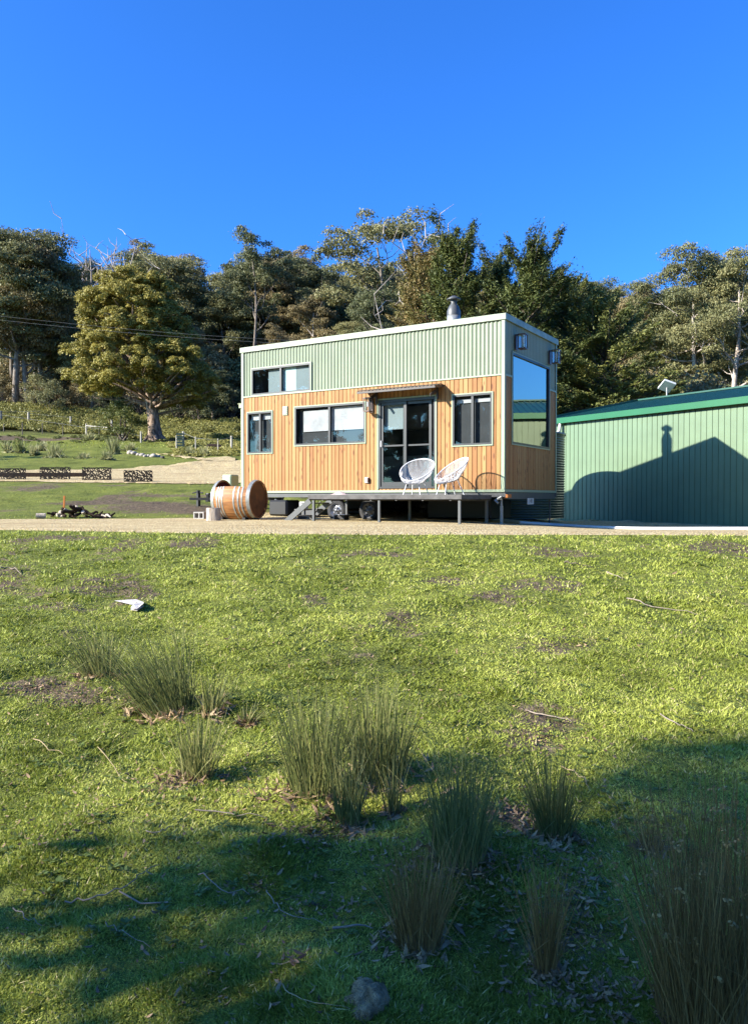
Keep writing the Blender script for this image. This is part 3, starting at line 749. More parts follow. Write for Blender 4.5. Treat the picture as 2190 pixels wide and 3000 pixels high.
m = MB(); m.box((-.42,-.45,.0),(-.39,.25,.03)); m.tube([(-.25,-.1,.03),(-.1,.0,.45)],.014,6); m.build('brace', M['steel'], st)
t = local_thing('cloth', 3.85, -1.30, 'crumpled pinkish cloth lying on the front edge of the deck left of the door', 'cloth', z=.585)
g_ = MB(); nu = 16
vs = [(-.2+.4*i/nu, -.08+.16*j/8, .01+.055*float(fbm(np.array(i*.37), np.array(j*.5), 3, 77))*math.sin(math.pi*i/nu)*math.sin(math.pi*j/8)*2) for i in range(nu+1) for j in range(9)]
g_.add(vs, [(i*9+j, (i+1)*9+j, (i+1)*9+j+1, i*9+j+1) for i in range(nu) for j in range(8)], True)
M['cloth'] = simple('pinkish_cloth', (.62,.47,.43), .9, .1); g_.build('fabric', M['cloth'], t)

# string chairs
def make_chair():
    c = empty('string_chair', (0,0,0))
    tilt = math.radians(36); a, b_ = .40, .36          # rim half length (front to back), half width
    cz = .52; Rm = Matrix.Rotation(-tilt, 4, 'Y')       # faces -x? the front (low edge) is at +x
    def rim(t, k=1.):
        ex = a*math.cos(t)*k; ey = b_*math.sin(t)*(1-.14*math.cos(t))*k
        return Rm @ Vector((ex, ey, 0))
    Rm = Matrix.Rotation(tilt, 4, 'Y')
    C0 = Vector((0,0,cz)); n = 72
    m = MB(); m.tube([C0+rim(2*math.pi*k/n) for k in range(n)], .013, 8, closed=True); m.build('rim', M['white'], c)
    bc = Vector((.07,0,.27))
    def ring(t, r=.155): return bc+Vector((r*math.cos(t), r*math.sin(t), -.0+.02*math.cos(t)*-1))
    m = MB(); m.tube([ring(2*math.pi*k/36) for k in range(36)], .008, 6, closed=True); m.build('seat_ring', M['white'], c)
    m = MB(); ns = 84
    for k in range(ns):
        t = 2*math.pi*k/ns; p = C0+rim(t); q = ring(t+.0); mid = (p+q)/2+Vector((0,0,-.05))+(q-bc)*.25
        m.tube([p, p*.45+mid*.55+Vector((0,0,-.012)), mid*.5+q*.5+Vector((0,0,-.02)), q], .0046, 4, cap=False)
    for k in range(20):
        t = 2*math.pi*k/20; m.tube([ring(t), bc+Vector((.03*math.cos(t+2), .03*math.sin(t+2), -.02)), ring(t+math.pi*.9)], .0046, 4, cap=False)
    m.build('string_seat', M['white'], c)
    for k in range(4):
        t = math.pi/4+k*math.pi/2
        m = MB(); foot = Vector((.02+.30*math.cos(t), .27*math.sin(t), 0)); top = Vector((.04+.17*math.cos(t), .17*math.sin(t), .30))
        m.tube([foot, top, top+Vector((.03*math.cos(t), .03*math.sin(t), .05))], .010, 7); m.build('leg', M['white'], c)
    return c
ch = make_chair()
tag(ch, 'left white string chair, opening towards the lawn, in front of the sliding door', 'chair', 'white string chairs on the deck')
ch2 = copy_tree(ch); tag(ch2, 'right white string chair seen almost side on, before the timber wall by the deck end', 'chair')
for o, x, y, r in ((ch, 5.42, -.80, math.radians(-118)), (ch2, 6.20, -.78, math.radians(-158))):
    wx, wy = hp(x, y); o.location = (wx, wy, .584); o.rotation_euler = (0, 0, r)

# barrel on its side with the top staves cut away
brl = empty('wine_barrel', (-3.06, 17.9, G(-3.06,17.9)+.02), math.radians(-21), 'oak wine barrel lying on its side with the top cut open, left of the house', 'barrel')
BL, BR0, BR1 = 1.0, .425, .475
def brad(x): return BR1-(BR1-BR0)*(x/(BL/2))**2
CZ = .455
def arc(x0, x1, r0, n0=64, th=.0, open_=True, nx_=8, m=None):
    m = m or MB(); 
    lo_, hi_ = (math.radians(90+52), math.radians(360+90-52)) if open_ else (0, 2*math.pi)
    for side in (0, 1):
        vs = []
        for i in range(nx_+1):
            x = x0+(x1-x0)*i/nx_; r = brad(x)+r0-(th if side else 0)
            for k in range(n0+1):
                t = lo_+(hi_-lo_)*k/n0; vs.append((x, r*math.cos(t), CZ+r*math.sin(t)))
        fs = [(i*(n0+1)+k, i*(n0+1)+k+1, (i+1)*(n0+1)+k+1, (i+1)*(n0+1)+k) for i in range(nx_) for k in range(n0)]
        m.add(vs, fs if side else [f[::-1] for f in fs], True)
        if side == 0: keep = vs
    # rims between outer and inner skins
    for i in range(nx_+1):
        if i in (0, nx_):
            x = x0+(x1-x0)*i/nx_; r = brad(x)+r0
            for k in range(n0):
                t, u = lo_+(hi_-lo_)*k/n0, lo_+(hi_-lo_)*(k+1)/n0
                m.add([(x, r*math.cos(t), CZ+r*math.sin(t)), (x, r*math.cos(u), CZ+r*math.sin(u)), (x, (r-th)*math.cos(u), CZ+(r-th)*math.sin(u)), (x, (r-th)*math.cos(t), CZ+(r-th)*math.sin(t))], [(0,1,2,3)])
    if open_:
        for t in (lo_, hi_):
            for i in range(nx_):
                xa, xb = x0+(x1-x0)*i/nx_, x0+(x1-x0)*(i+1)/nx_; ra, rb = brad(xa)+r0, brad(xb)+r0
                m.add([(xa, ra*math.cos(t), CZ+ra*math.sin(t)), (xb, rb*math.cos(t), CZ+rb*math.sin(t)), (xb, (rb-th)*math.cos(t), CZ+(rb-th)*math.sin(t)), (xa, (ra-th)*math.cos(t), CZ+(ra-th)*math.sin(t))], [(0,1,2,3)])
    return m
m = arc(-BL/2+.08, BL/2-.08, 0, th=.03); m = arc(-BL/2, -BL/2+.08, 0, th=.03, open_=False, nx_=2, m=m); m = arc(BL/2-.08, BL/2, 0, th=.03, open_=False, nx_=2, m=m)
m.build('staves', M['oak'], brl)
for x, op in ((-BL/2+.005, False), (-.335, True), (-.265, True), (-.195, True), (.10, True), (.21, True), (.30, True), (BL/2-.085, False)):
    arc(x, x+(.08 if not op else .034), .006, th=.005, open_=op, nx_=2).build('hoop', M['galv'], brl)
for x, s_ in ((BL/2-.035, 1), (-BL/2+.035, -1)):
    m = MB(); r = BR0-.03; nb = 9
    for k in range(nb):
        y0_ = -r+2*r*k/nb+.002; y1_ = -r+2*r*(k+1)/nb-.002
        P = []
        for j in range(7):
            y = y0_+(y1_-y0_)*j/6; P.append((y, math.sqrt(max(r*r-y*y, 0))))
        vs = [(x+s_*.006, y, CZ+h_) for y, h_ in P]+[(x+s_*.006, y, CZ-h_) for y, h_ in P[::-1]]
        m.add(vs, [tuple(range(14))])
        m.add([(x-s_*.012, v[1], v[2]) for v in vs], [tuple(range(14))[::-1]])
    m.build('barrel_head', M['oakhead'] if s_ > 0 else M['oakin'], brl)
m = MB(); m.box((-.33,-.32,0), (-.25,.32,.05)); m.box((.25,-.32,0), (.33,.32,.05)); m.build('cradle', M['black'], brl)

def at(px, Y):
    return (px-1095)/F*Y, Y
# stump, block
x, y = at(625, 17.0)
t = empty('log_stump', (x, y, G(x,y)+.01), .3, 'pale upright sawn log stump in front of the barrel', 'stump')
m = MB(); prof = [(.155,0),(.15,.06),(.148,.16),(.15,.26),(.146,.285)]
m.lathe(prof, n=22); 
mm = m.v[:]; m.v = [(p[0]*(1+.07*math.sin(5*math.atan2(p[1],p[0])+1)), p[1]*(1+.07*math.sin(5*math.atan2(p[1],p[0])+1)), p[2]) for p in mm]
so_ = m.build('bark', M['stump'], t)
m = MB(); m.lathe([(.147,.285),(.0,.288)], n=22); m.build('cut_face', M['post'], t)
x, y = at(585, 18.4)
t = empty('concrete_block', (x, y, G(x,y)+.01), -.4, 'hollow grey concrete block under the drawbar jack left of the barrel', 'block')
m = MB(); m.box((-.12,-.08,0), (.17,.08,.03)); m.box((-.12,-.08,.14), (.17,.08,.17)); m.box((-.12,-.08,.03), (-.09,.08,.14)); m.box((.02,-.08,.03), (.05,.08,.14)); m.box((.14,-.08,.03), (.17,.08,.14)); m.build('block', M['concrete'], t)

# ------------------------------------------------------------------ the green shed
TH = .565; SV = Vector((math.sin(TH), -math.cos(TH), 0)); SN = Vector((math.cos(TH), math.sin(TH), 0))
# local x along SV from the far left corner towards the camera, local y = SN (inward)
shed = empty('green_shed', (5.702, 24.889, -.29), math.atan2(SV.y, SV.x), 'long pale green ribbed steel shed with a dark green roof, right of the house', 'shed')
SL, SH, SW = 16.0, 3.16, 8.7
RP = .169
def sprof(u):
    r = (u/RP) % 1
    return 0.0 if r < .86 else .016
scuts = [k*RP+e*RP for k in range(0, 96) for e in (.001, .855, .87, .985)]
wall('shed_wall', 0, SL, 0, SH, [], sprof, scuts, fr_, M['shedwall'], shed)
m = MB(); RZ = SH+1.03
m.add([(0,0,0),(0,SW,0),(0,SW,SH),(0,SW/2,RZ-.1),(0,0,SH)], [(0,1,2,3,4)][::1]); m.add([(SL,0,0),(SL,SW,0),(SL,SW,SH),(SL,SW/2,RZ-.1),(SL,0,SH)], [(4,3,2,1,0)]); m.box((0,SW-.02,0),(SL,SW,SH)); m.build('end_wall', M['shedwall'], shed)
rf = MB(); npn = int((SL+.4)/.19)
ez = SH+.13
for side in (0, 1):
    y0_, y1_ = (-.14, SW/2) if side == 0 else (SW+.14, SW/2)
    for k in range(npn):
        xa = -.2+k*.19
        for (e0, e1, h0, h1) in ((0,.13,0,0),(.13,.145,0,.025),(.145,.175,.025,.025),(.175,.19,.025,0)):
            rf.add([(xa+e0,y0_,ez+h0),(xa+e1,y0_,ez+h1),(xa+e1,y1_,RZ+h1),(xa+e0,y1_,RZ+h0)], [(0,1,2,3) if side == 0 else (3,2,1,0)])
roof = rf.build('roof', M['shedroof'], shed)
m = MB(); m.box((-.22,SW/2-.18,RZ+.0), (SL+.2,SW/2+.18,RZ+.05)); m.obox((-.21,SW/4-.06,(ez+RZ)/2-.0), (.02,0,0), (0,SW/4+.08,(RZ-ez)/2), (0,-.0,.09)); m.build('ridge_cap', M['shedroof'], roof)
m = MB(); m.box((-.2,-.155,SH-.02), (SL+.2,-.135,SH+.14)); m.box((-.2,-.134,SH-.02), (SL+.2,-.03,SH-.005)); m.box((-.2,-.155,SH+.141),(SL+.2,-.11,SH+.15)); m.build('gutter', M['shedgutter'], shed)
m = MB(); m.tube([(.35,-.10,SH-.03),(.35,-.14,SH-.25),(.1,-.55,SH-.75),(-.3,-1.0,SH-.95)], .05, 8); m.build('downpipe', M['pipe'], shed)
# satellite dish: flat panel on a mast
m = MB(); dx, dy = .92, 4.28
dzr = ez+(RZ-ez)*(dy/(SW/2))
m.tube([(dx,dy,dzr-.02),(dx,dy,dzr+.34)], .025, 8); dm = m.build('satellite_dish', M['galv'], shed)
m = MB(); m.obox((dx,dy,dzr+.40), (.25,-.15,.10), (.11,.15,-.07), (-.012,.018,.03)); m.build('dish_panel', M['pale'], dm)
# water tank
tx, ty_ = 3.50, 21.6
tank = empty('water_tank', (tx, ty_, G(tx,ty_)-.02), 0, 'round dark corrugated steel rainwater tank between the house and the shed', 'water tank')
m = MB(); prof = []
H0 = 2.24
for k in range(0, 34*6+1):
    z = H0*k/(34*6); prof.append((1.68+.013*math.cos(2*math.pi*k/6*1.0), z))
m.lathe(prof, n=64); m.build('tank_wall', M['tank'], tank)
m = MB(); m.lathe([(1.72,H0-.02),(1.72,H0+.02),(1.0,H0+.05),(.3,H0+.07),(0,H0+.07)], n=48); tr_ = m.build('tank_roof', M['tank'], tank)
m = MB(); m.lathe([(.26,H0+.08),(.26,H0+.20),(0,H0+.21)], (.35,-.55,0), 20); m.tube([(-.5,-.2,H0+.1),(-.5,-.2,H0+.36)], .05, 10); m.tube([(-.1,-.75,H0+.05),(-.1,-.75,H0+.33)], .035, 8); m.box((-.95,-.5,H0+.02),(-.75,-.1,H0+.2)); m.build('tank_inlet', M['pipe'], tr_)
# white pipe on the gravel
t = empty('drain_pipe', (4.3, 17.75, 0), 0, 'long white plastic pipe lying on the gravel before the shed', 'pipe')
P = [(3.2,17.3),(4.04,17.62),(5.47,16.65),(6.85,14.95),(8.4,13.1)]
m = MB(); pts = []
for i in range(4):
    for k in range(8):
        f_ = k/8; x = P[i][0]*(1-f_)+P[i+1][0]*f_; y = P[i][1]*(1-f_)+P[i+1][1]*f_; pts.append((x-4.3, y-17.75, G(x,y)+.055))
m.tube(pts, .036, 10); m.build('pipe_run', M['pipe'], t)

# ------------------------------------------------------------------ foliage
def unit(v): return v/np.maximum(np.linalg.norm(v, axis=-1, keepdims=True), 1e-9)
def leaves(C, R, per, size, r, asp=1.6, shell=(.55,1.0), low=-.45, out=.8, up=.25, along=None, jit=.7, stretch=0.):
    """small diamond leaves spread over clumps; returns verts, faces, tint"""
    C = np.asarray(C, float); R = np.asarray(R, float); n = len(C)
    if R.ndim == 1: R = np.stack([R, R, R*.6], 1)
    idx = np.repeat(np.arange(n), per); m = len(idx)
    d = unit(r.normal(size=(m, 3))); d[:, 2] = np.where(d[:, 2] < low, -d[:, 2], d[:, 2])
    k = r.uniform(shell[0]**2, shell[1]**2, m)**.5
    # lumpy clump surface
    lob = 1+.22*np.sin(d[:, 0]*7+idx*1.7)*np.sin(d[:, 1]*6+idx)+.15*np.sin(d[:, 2]*9+idx*2.3)
    P = C[idx]+d*R[idx]*(k*lob)[:, None]
    if stretch: P = P+along[idx]*(r.normal(size=m)*stretch*R[idx, 0])[:, None]
    nrm = unit(d*out+np.array([0, 0, up])+r.normal(size=(m, 3))*jit)
    t = r.normal(size=(m, 3)) if along is None else along[idx]+r.normal(size=(m, 3))*.35
    t = unit(t-nrm*np.sum(t*nrm, 1, keepdims=True)); b = np.cross(nrm, t)
    sz = (size*r.uniform(.6, 1.35, m))[:, None]
    V = np.stack([P-t*sz*asp*.5, P+b*sz*.5-t*sz*.1, P+t*sz*asp*.5, P-b*sz*.5-t*sz*.1], 1).reshape(-1, 3)
    tint = np.repeat(np.clip(r.normal(.5, .2, n)[idx]*.5+r.uniform(0, 1, m)*.5, 0, 1), 4)
    return V, np.arange(m*4).reshape(-1, 4), tint
def curve(p, q, r, n=6, wob=.08, sag=0.):
    p = np.array(p, float); q = np.array(q, float); L_ = np.linalg.norm(q-p)
    t = np.linspace(0, 1, n)[:, None]; o = r.normal(size=3)*wob*L_; o2 = r.normal(size=3)*wob*.5*L_
    return p*(1-t)+q*t+o*np.sin(np.pi*t)+o2*np.sin(2*np.pi*t)+np.array([0, 0, sag*L_])*np.sin(np.pi*t)
def mesh_leaf(name, parts, m): 
    V = []; Fq = []; Tn = []; b = 0
    for v, f, t in parts: V.append(v); Fq.append(f+b); Tn.append(t); b += len(v)
    return np_mesh(name, np.concatenate(V), np.concatenate(Fq), m, tint=np.concatenate(Tn))
def mb_mesh(mb, name, m):
    me = bpy.data.meshes.new(name); me.from_pydata(mb.v, [], mb.f); me.polygons.foreach_set('use_smooth', mb.sm); me.materials.append(m); me.update(); return me

def gum_meshes(seed, H=18., spread=4.5, nl=9, dens=70, leaf=.28, low=.38, cr=1.25, mats=('gum','barkp'), fork=False, open_=.5, lean=0., tr=.32):
    r = np.random.RandomState(seed); tb = MB(); C = []; R = []
    top = np.array([r.normal()*.5+lean, r.normal()*.5, H*.86])
    tk = curve((0,0,-.4), top, r, 9, .02)
    tb.tube([tuple(p) for p in tk], [tr*(1-.75*i/8) for i in range(9)], 8)
    def pt(f): 
        x = f*8; i = min(int(x), 7); return tk[i]*(1-(x-i))+tk[i+1]*(x-i)
    for k in range(nl):
        f = low+(.97-low)*(k+.3*r.rand())/nl; a = k*2.4+r.normal()*.4
        sp = spread*(1.0-.55*max(0, (f-.62))/.38)*r.uniform(.65, 1.1)*(.75 if f < low+.12 else 1)
        p = pt(f); rise = H*(.10+.11*r.rand())
        q = p+np.array([math.cos(a)*sp, math.sin(a)*sp, rise])
        if q[2] > H*.97: q[2] = H*.97
        lb = curve(p, q, r, 6, .09, -.05); r0 = tr*(1-.75*f)*.55
        tb.tube([tuple(x) for x in lb], r0, 5, r_end=r0*.3)
        for j in range(3+r.randint(2)):
            g = lb[2+r.randint(3)]; aa = a+r.normal()*.9
            e = g+np.array([math.cos(aa)*sp*.45, math.sin(aa)*sp*.45, .6+1.3*r.rand()])
            tb.tube([tuple(x) for x in curve(g, e, r, 4, .1)], r0*.45, 4, r_end=r0*.15)
            for _ in range(2): C.append(e+r.normal(size=3)*[.5,.5,.3]); R.append(cr*r.uniform(.55, 1.05))
        for _ in range(2): C.append(q+r.normal(size=3)*[.6,.6,.35]); R.append(cr*r.uniform(.7, 1.15))
        if open_ < .6: C.append(lb[3]+r.normal(size=3)*[.8,.8,.5]); R.append(cr*r.uniform(.6, .95))
    for _ in range(4): C.append(top+r.normal(size=3)*[spread*.25,spread*.25,.5]+[0,0,H*.08]); R.append(cr*r.uniform(.7, 1.05))
    C = np.array(C); R = np.array(R); Rr = np.stack([R*1.1, R*1.1, R*.62], 1)
    hang = unit(r.normal(size=(len(C), 3))*.5+[0,0,-1])
    V = leaves(C, Rr, int(dens*3.4), leaf*.44, r, 1.9, along=hang)
    # a few twigs of dead wood
    for _ in range(3):
        p = pt(r.uniform(.35, .7)); e = p+r.normal(size=3)*[2,2,.6]+[0,0,.8]; tb.tube([tuple(x) for x in curve(p, e, r, 4, .1)], .04, 4, r_end=.012)
    return mesh_leaf('crown', [V], M[mats[0]]), mb_mesh(tb, 'trunk', M[mats[1]])
def bush_meshes(seed, H=6., W=3., n=26, dens=90, leaf=.22, cr=1.0, mats=('gumd','barkd')):
    r = np.random.RandomState(seed); tb = MB(); C = []; R = []
    for k in range(n):
        a = r.rand()*6.28; f = (k+.5)/n; z = H*(.18+.74*f); w_ = W*math.sin(math.pi*min(1, .25+.72*f))**.8*r.rand()**.4
        C.append((math.cos(a)*w_, math.sin(a)*w_, z)); R.append(cr*r.uniform(.7, 1.2))
        if k % 3 == 0: tb.tube([tuple(x) for x in curve((r.normal()*.15, r.normal()*.15, -.3), C[-1], r, 5, .08)], .09, 5, r_end=.02)
    C = np.array(C); R = np.array(R); Rr = np.stack([R, R, R*.75], 1)
    return mesh_leaf('crown', [leaves(C, Rr, int(dens*2), leaf*.62, r, 1.5)], M[mats[0]]), mb_mesh(tb, 'trunk', M[mats[1]])
def plant_tree(name, meshes, x, y, s=1., rz=0., label=None, cat='tree', group=None, sz=None, dz=-.1):
    t = empty(name, (x, y, G(x, y)+dz), rz, label, cat, group); t.scale = (s, s, sz or s)
    link(bpy.data.objects.new('crown', meshes[0]), t); link(bpy.data.objects.new('trunk', meshes[1]), t); return t

GV = [ (gum_meshes(11, 18, 4.2, 14, 115, .27, .26, mats=('gum','barkg'), cr=1.35), 18), (gum_meshes(12, 18, 3.8, 15, 110, .27, .24, mats=('gumb','barkg'), cr=1.35), 18),
       (gum_meshes(13, 18, 3.2, 14, 110, .26, .22, cr=1.25, mats=('gumd','barkg')), 18), (gum_meshes(14, 18, 4.8, 12, 105, .28, .35, cr=1.35), 18),
       (gum_meshes(15, 18, 3.6, 10, 90, .27, .42, cr=1.2, mats=('gumb','barkp'), lean=.8), 18) ]
OPEN = [ (gum_meshes(21, 18, 4.4, 9, 70, .26, .50, cr=1.05, open_=.8, mats=('gum','barkg'), tr=.24), 18), (gum_meshes(22, 18, 3.2, 8, 60, .26, .55, cr=.95, open_=.8, mats=('gumd','barkg'), tr=.24), 18) ]
BUSH = [ (bush_meshes(31), 6), (bush_meshes(32, mats=('gum','barkd')), 6), (bush_meshes(33, 5, 2.6, mats=('gumb','barkd')), 5) ]

SKX = [-120,0,45,80,110,150,190,220,262,300,330,390,425,450,490,520,560,600,625,660,700,740,780,820,880,905,960,1100,1200,1270,1300,1350,1400,1430,1480,1560,1652,1800]
SKY_ = [500,505,505,545,550,548,560,590,595,560,548,560,600,603,580,560,520,548,560,565,560,592,572,560,565,585,600,600,600,612,612,628,638,615,590,580,600,590]
def vx_of(x, y): return (1095+F*x/y)/1.32567
def top_z(vx, y): return EYE+(1459.5-np.interp(vx, SKX, SKY_)*1.32567)/F*y
rf_ = np.random.RandomState(99)
kinds = ['grey green gum in the forest on the hill, slender pale trunk', 'russet tinged gum in the forest on the hill, slender pale trunk', 'dark narrow gum in the forest on the hill', 'broad grey green gum in the forest on the hill', 'russet gum with a bare lower trunk in the forest on the hill']
kgroup = ['grey green forest gums', 'russet forest gums', 'dark narrow forest gums', 'broad grey green forest gums', 'bare stemmed russet forest gums']
for row, (yd, step, mode) in enumerate(((88, 4.6, 'front'), (96, 4.8, 'front'), (110, 5.2, 'mid'), (128, 5.8, 'mid'), (150, 6.5, 'mid'), (178, 7.5, 'sky'), (205, 8.5, 'sky'))):
    step *= .84; x = -.50*yd+rf_.rand()*step
    while x < .52*yd:
        yy = yd+rf_.normal()*2.2; xx = x; x += step*rf_.uniform(.75, 1.25)
        vx = vx_of(xx, yy)
        if yd < 100 and (330 < vx < 360 or (vx > 520 and rf_.rand() < .45 and vx < 1380)): continue
        if yd < 112 and vx > 1380 and rf_.rand() < .3: continue
        g = G(xx, yy); ht = top_z(vx, yy)-g
        if vx < 130: gap = rf_.uniform(.86, 1.0)
        elif mode == 'sky': gap = rf_.uniform(.80, .99)
        elif mode == 'mid': gap = rf_.uniform(.62, .97)
        else: gap = rf_.uniform(.50, .85)
        h = (top_z(vx, yy)-EYE)*gap+EYE-g
        if mode == 'front': h = min(h, 19+rf_.rand()*4)
        h = min(h, 27)
        if h < 5: continue
        k = rf_.choice(5, p=[.27,.2,.22,.17,.14]) if vx > 240 else rf_.choice(5, p=[.3,.08,.42,.12,.08])
        (ms, h0) = GV[k]; sc = h/h0; 
        plant_tree('gum_tree', ms, xx, yy, max(sc, .55)*rf_.uniform(.95, 1.15), rf_.rand()*6.28, kinds[k], 'gum tree', kgroup[k], sz=sc)
# understorey along the forest edge
for i in range(70):
    yy = rf_.uniform(92, 124); xx = rf_.uniform(-.5, -.14)*yy
    k = rf_.randint(3); ms, h0 = BUSH[k]; h = rf_.uniform(4, 8)
    plant_tree('forest_shrub', ms, xx, yy, h/h0, rf_.rand()*6.28, 'tall dark shrub among the trunks inside the forest', 'shrub', 'shrubs among the forest trunks')
for i in range(34):
    yy = rf_.uniform(84, 92); xx = rf_.uniform(-.5, .1)*yy
    vx = vx_of(xx, yy)
    if vx > 720: continue
    k = rf_.randint(3); ms, h0 = BUSH[k]; h = rf_.uniform(2.2, 4.6)
    plant_tree('forest_shrub', ms, xx, yy, h/h0, rf_.rand()*6.28, 'low dark shrub in the undergrowth at the forest edge', 'shrub', 'undergrowth shrubs at the forest edge')
for i in range(26):
    yy = rf_.uniform(52, 72); xx = rf_.uniform(.0, .52)*yy
    k = rf_.randint(3); ms, h0 = BUSH[k]; h = rf_.uniform(4, 7)
    plant_tree('forest_shrub', ms, xx, yy, h/h0, rf_.rand()*6.28, 'leafy shrub under the gums behind the shed roof', 'shrub', 'shrubs behind the shed')

def skyline_tree(ms, vx, vtop, yy, label, wide=1., rz=0.):
    xx = (vx*1.32567-1095)/F*yy; h = EYE+(1459.5-vtop*1.32567)/F*yy-G(xx, yy); s_ = h/18.6
    return plant_tree('gum_tree', ms, xx, yy, s_*wide, rz, label, 'gum tree', sz=s_)
skyline_tree(OPEN[0][0], 832, 470, 92, 'tallest see-through gum on the skyline, behind the middle of the house roof', 1.15, 1.)
skyline_tree(OPEN[1][0], 556, 508, 100, 'gum with a pointed head rising above the skyline left of the house roof', .9, .4)
skyline_tree(OPEN[0][0], 338, 545, 104, 'flat-topped gum on the skyline behind the golden tree', 1.3, 2.)
skyline_tree(OPEN[1][0], 606, 540, 108, 'small-headed gum just right of the pointed skyline gum', .8, 3.)
skyline_tree(OPEN[1][0], 700, 557, 112, 'thin gum with wispy tufts on the skyline above the left part of the roof', 1.2, 5.)
skyline_tree(GV[0][0], 36, 502, 88, 'tall leafy gum at the left edge of the photo', 1.2, .5)
skyline_tree(GV[2][0], 100, 548, 90, 'dark tall gum second from the left edge', 1.1, 1.5)
UM1 = gum_meshes(41, 18, 5.6, 13, 170, .22, .42, cr=1.35, open_=.8, tr=.36); UM2 = gum_meshes(42, 18, 5.0, 14, 170, .22, .30, cr=1.3, open_=.8, tr=.34)
def right_gum(ms, vx, vtop, yy, label, w_, rz):
    xx = (vx*1.32567-1095)/F*yy; h = EYE+(1459.5-vtop*1.32567)/F*yy-G(xx, yy); s_ = h/18.4
    return plant_tree('gum_tree', ms, xx, yy, s_*w_, rz, label, 'gum tree', sz=s_)
right_gum(UM1, 1528, 566, 70, 'spreading umbrella-crowned gum with a forked trunk above the shed roof', .95, 2.2)
right_gum(UM2, 1622, 572, 66, 'gum with a straight white trunk at the right edge above the shed roof', 1.0, .3)
right_gum(GV[0][0], 1455, 640, 74, 'lower gum filling the gap left of the umbrella-crowned gum', .9, .3)
right_gum(GV[3][0], 1580, 660, 80, 'broad gum behind the two pale trunks above the shed', 1.0, 2.3)
right_gum(GV[1][0], 1400, 655, 78, 'russet gum between the cypresses and the pale trunked gums', .9, 4.3)
# bare dead trees on the skyline
def dead_meshes(seed, H=10):
    r = np.random.RandomState(seed); tb = MB(); tk = curve((0,0,-.3), (r.normal()*.6, r.normal()*.6, H), r, 8, .03)
    tb.tube([tuple(p) for p in tk], .13, 7, r_end=.02)
    for k in range(12):
        p = tk[2+r.randint(5)]; a = r.rand()*6.28; q = p+np.array([math.cos(a)*2.0, math.sin(a)*2.0, 1.6+1.4*r.rand()])
        c = curve(p, q, r, 5, .12); tb.tube([tuple(x) for x in c], .045, 5, r_end=.01)
        for j in range(3):
            e = c[2+j]+r.normal(size=3)*[.6,.6,.3]+[0,0,.8]; tb.tube([tuple(x) for x in curve(c[2+j], e, r, 3, .1)], .03, 4, r_end=.008)
    return tb
for i, (vx, vt, yy, lb) in enumerate(((235,555,98,'bleached dead tree on the skyline left of the flat-topped gum'), (282,570,90,'dead white tree forked low, just left of the flat-topped gum'), (900,572,78,'bare twiggy dead tree on the skyline beside the cypresses'))):
    xx = (vx*1.32567-1095)/F*yy; h = EYE+(1459.5-vt*1.32567)/F*yy-G(xx, yy)
    t = empty('dead_tree', (xx, yy, G(xx, yy)), 0, lb, 'dead tree'); t.scale = (h/10,)*3; dead_meshes(50+i).build('trunk', M['barkp'], t)

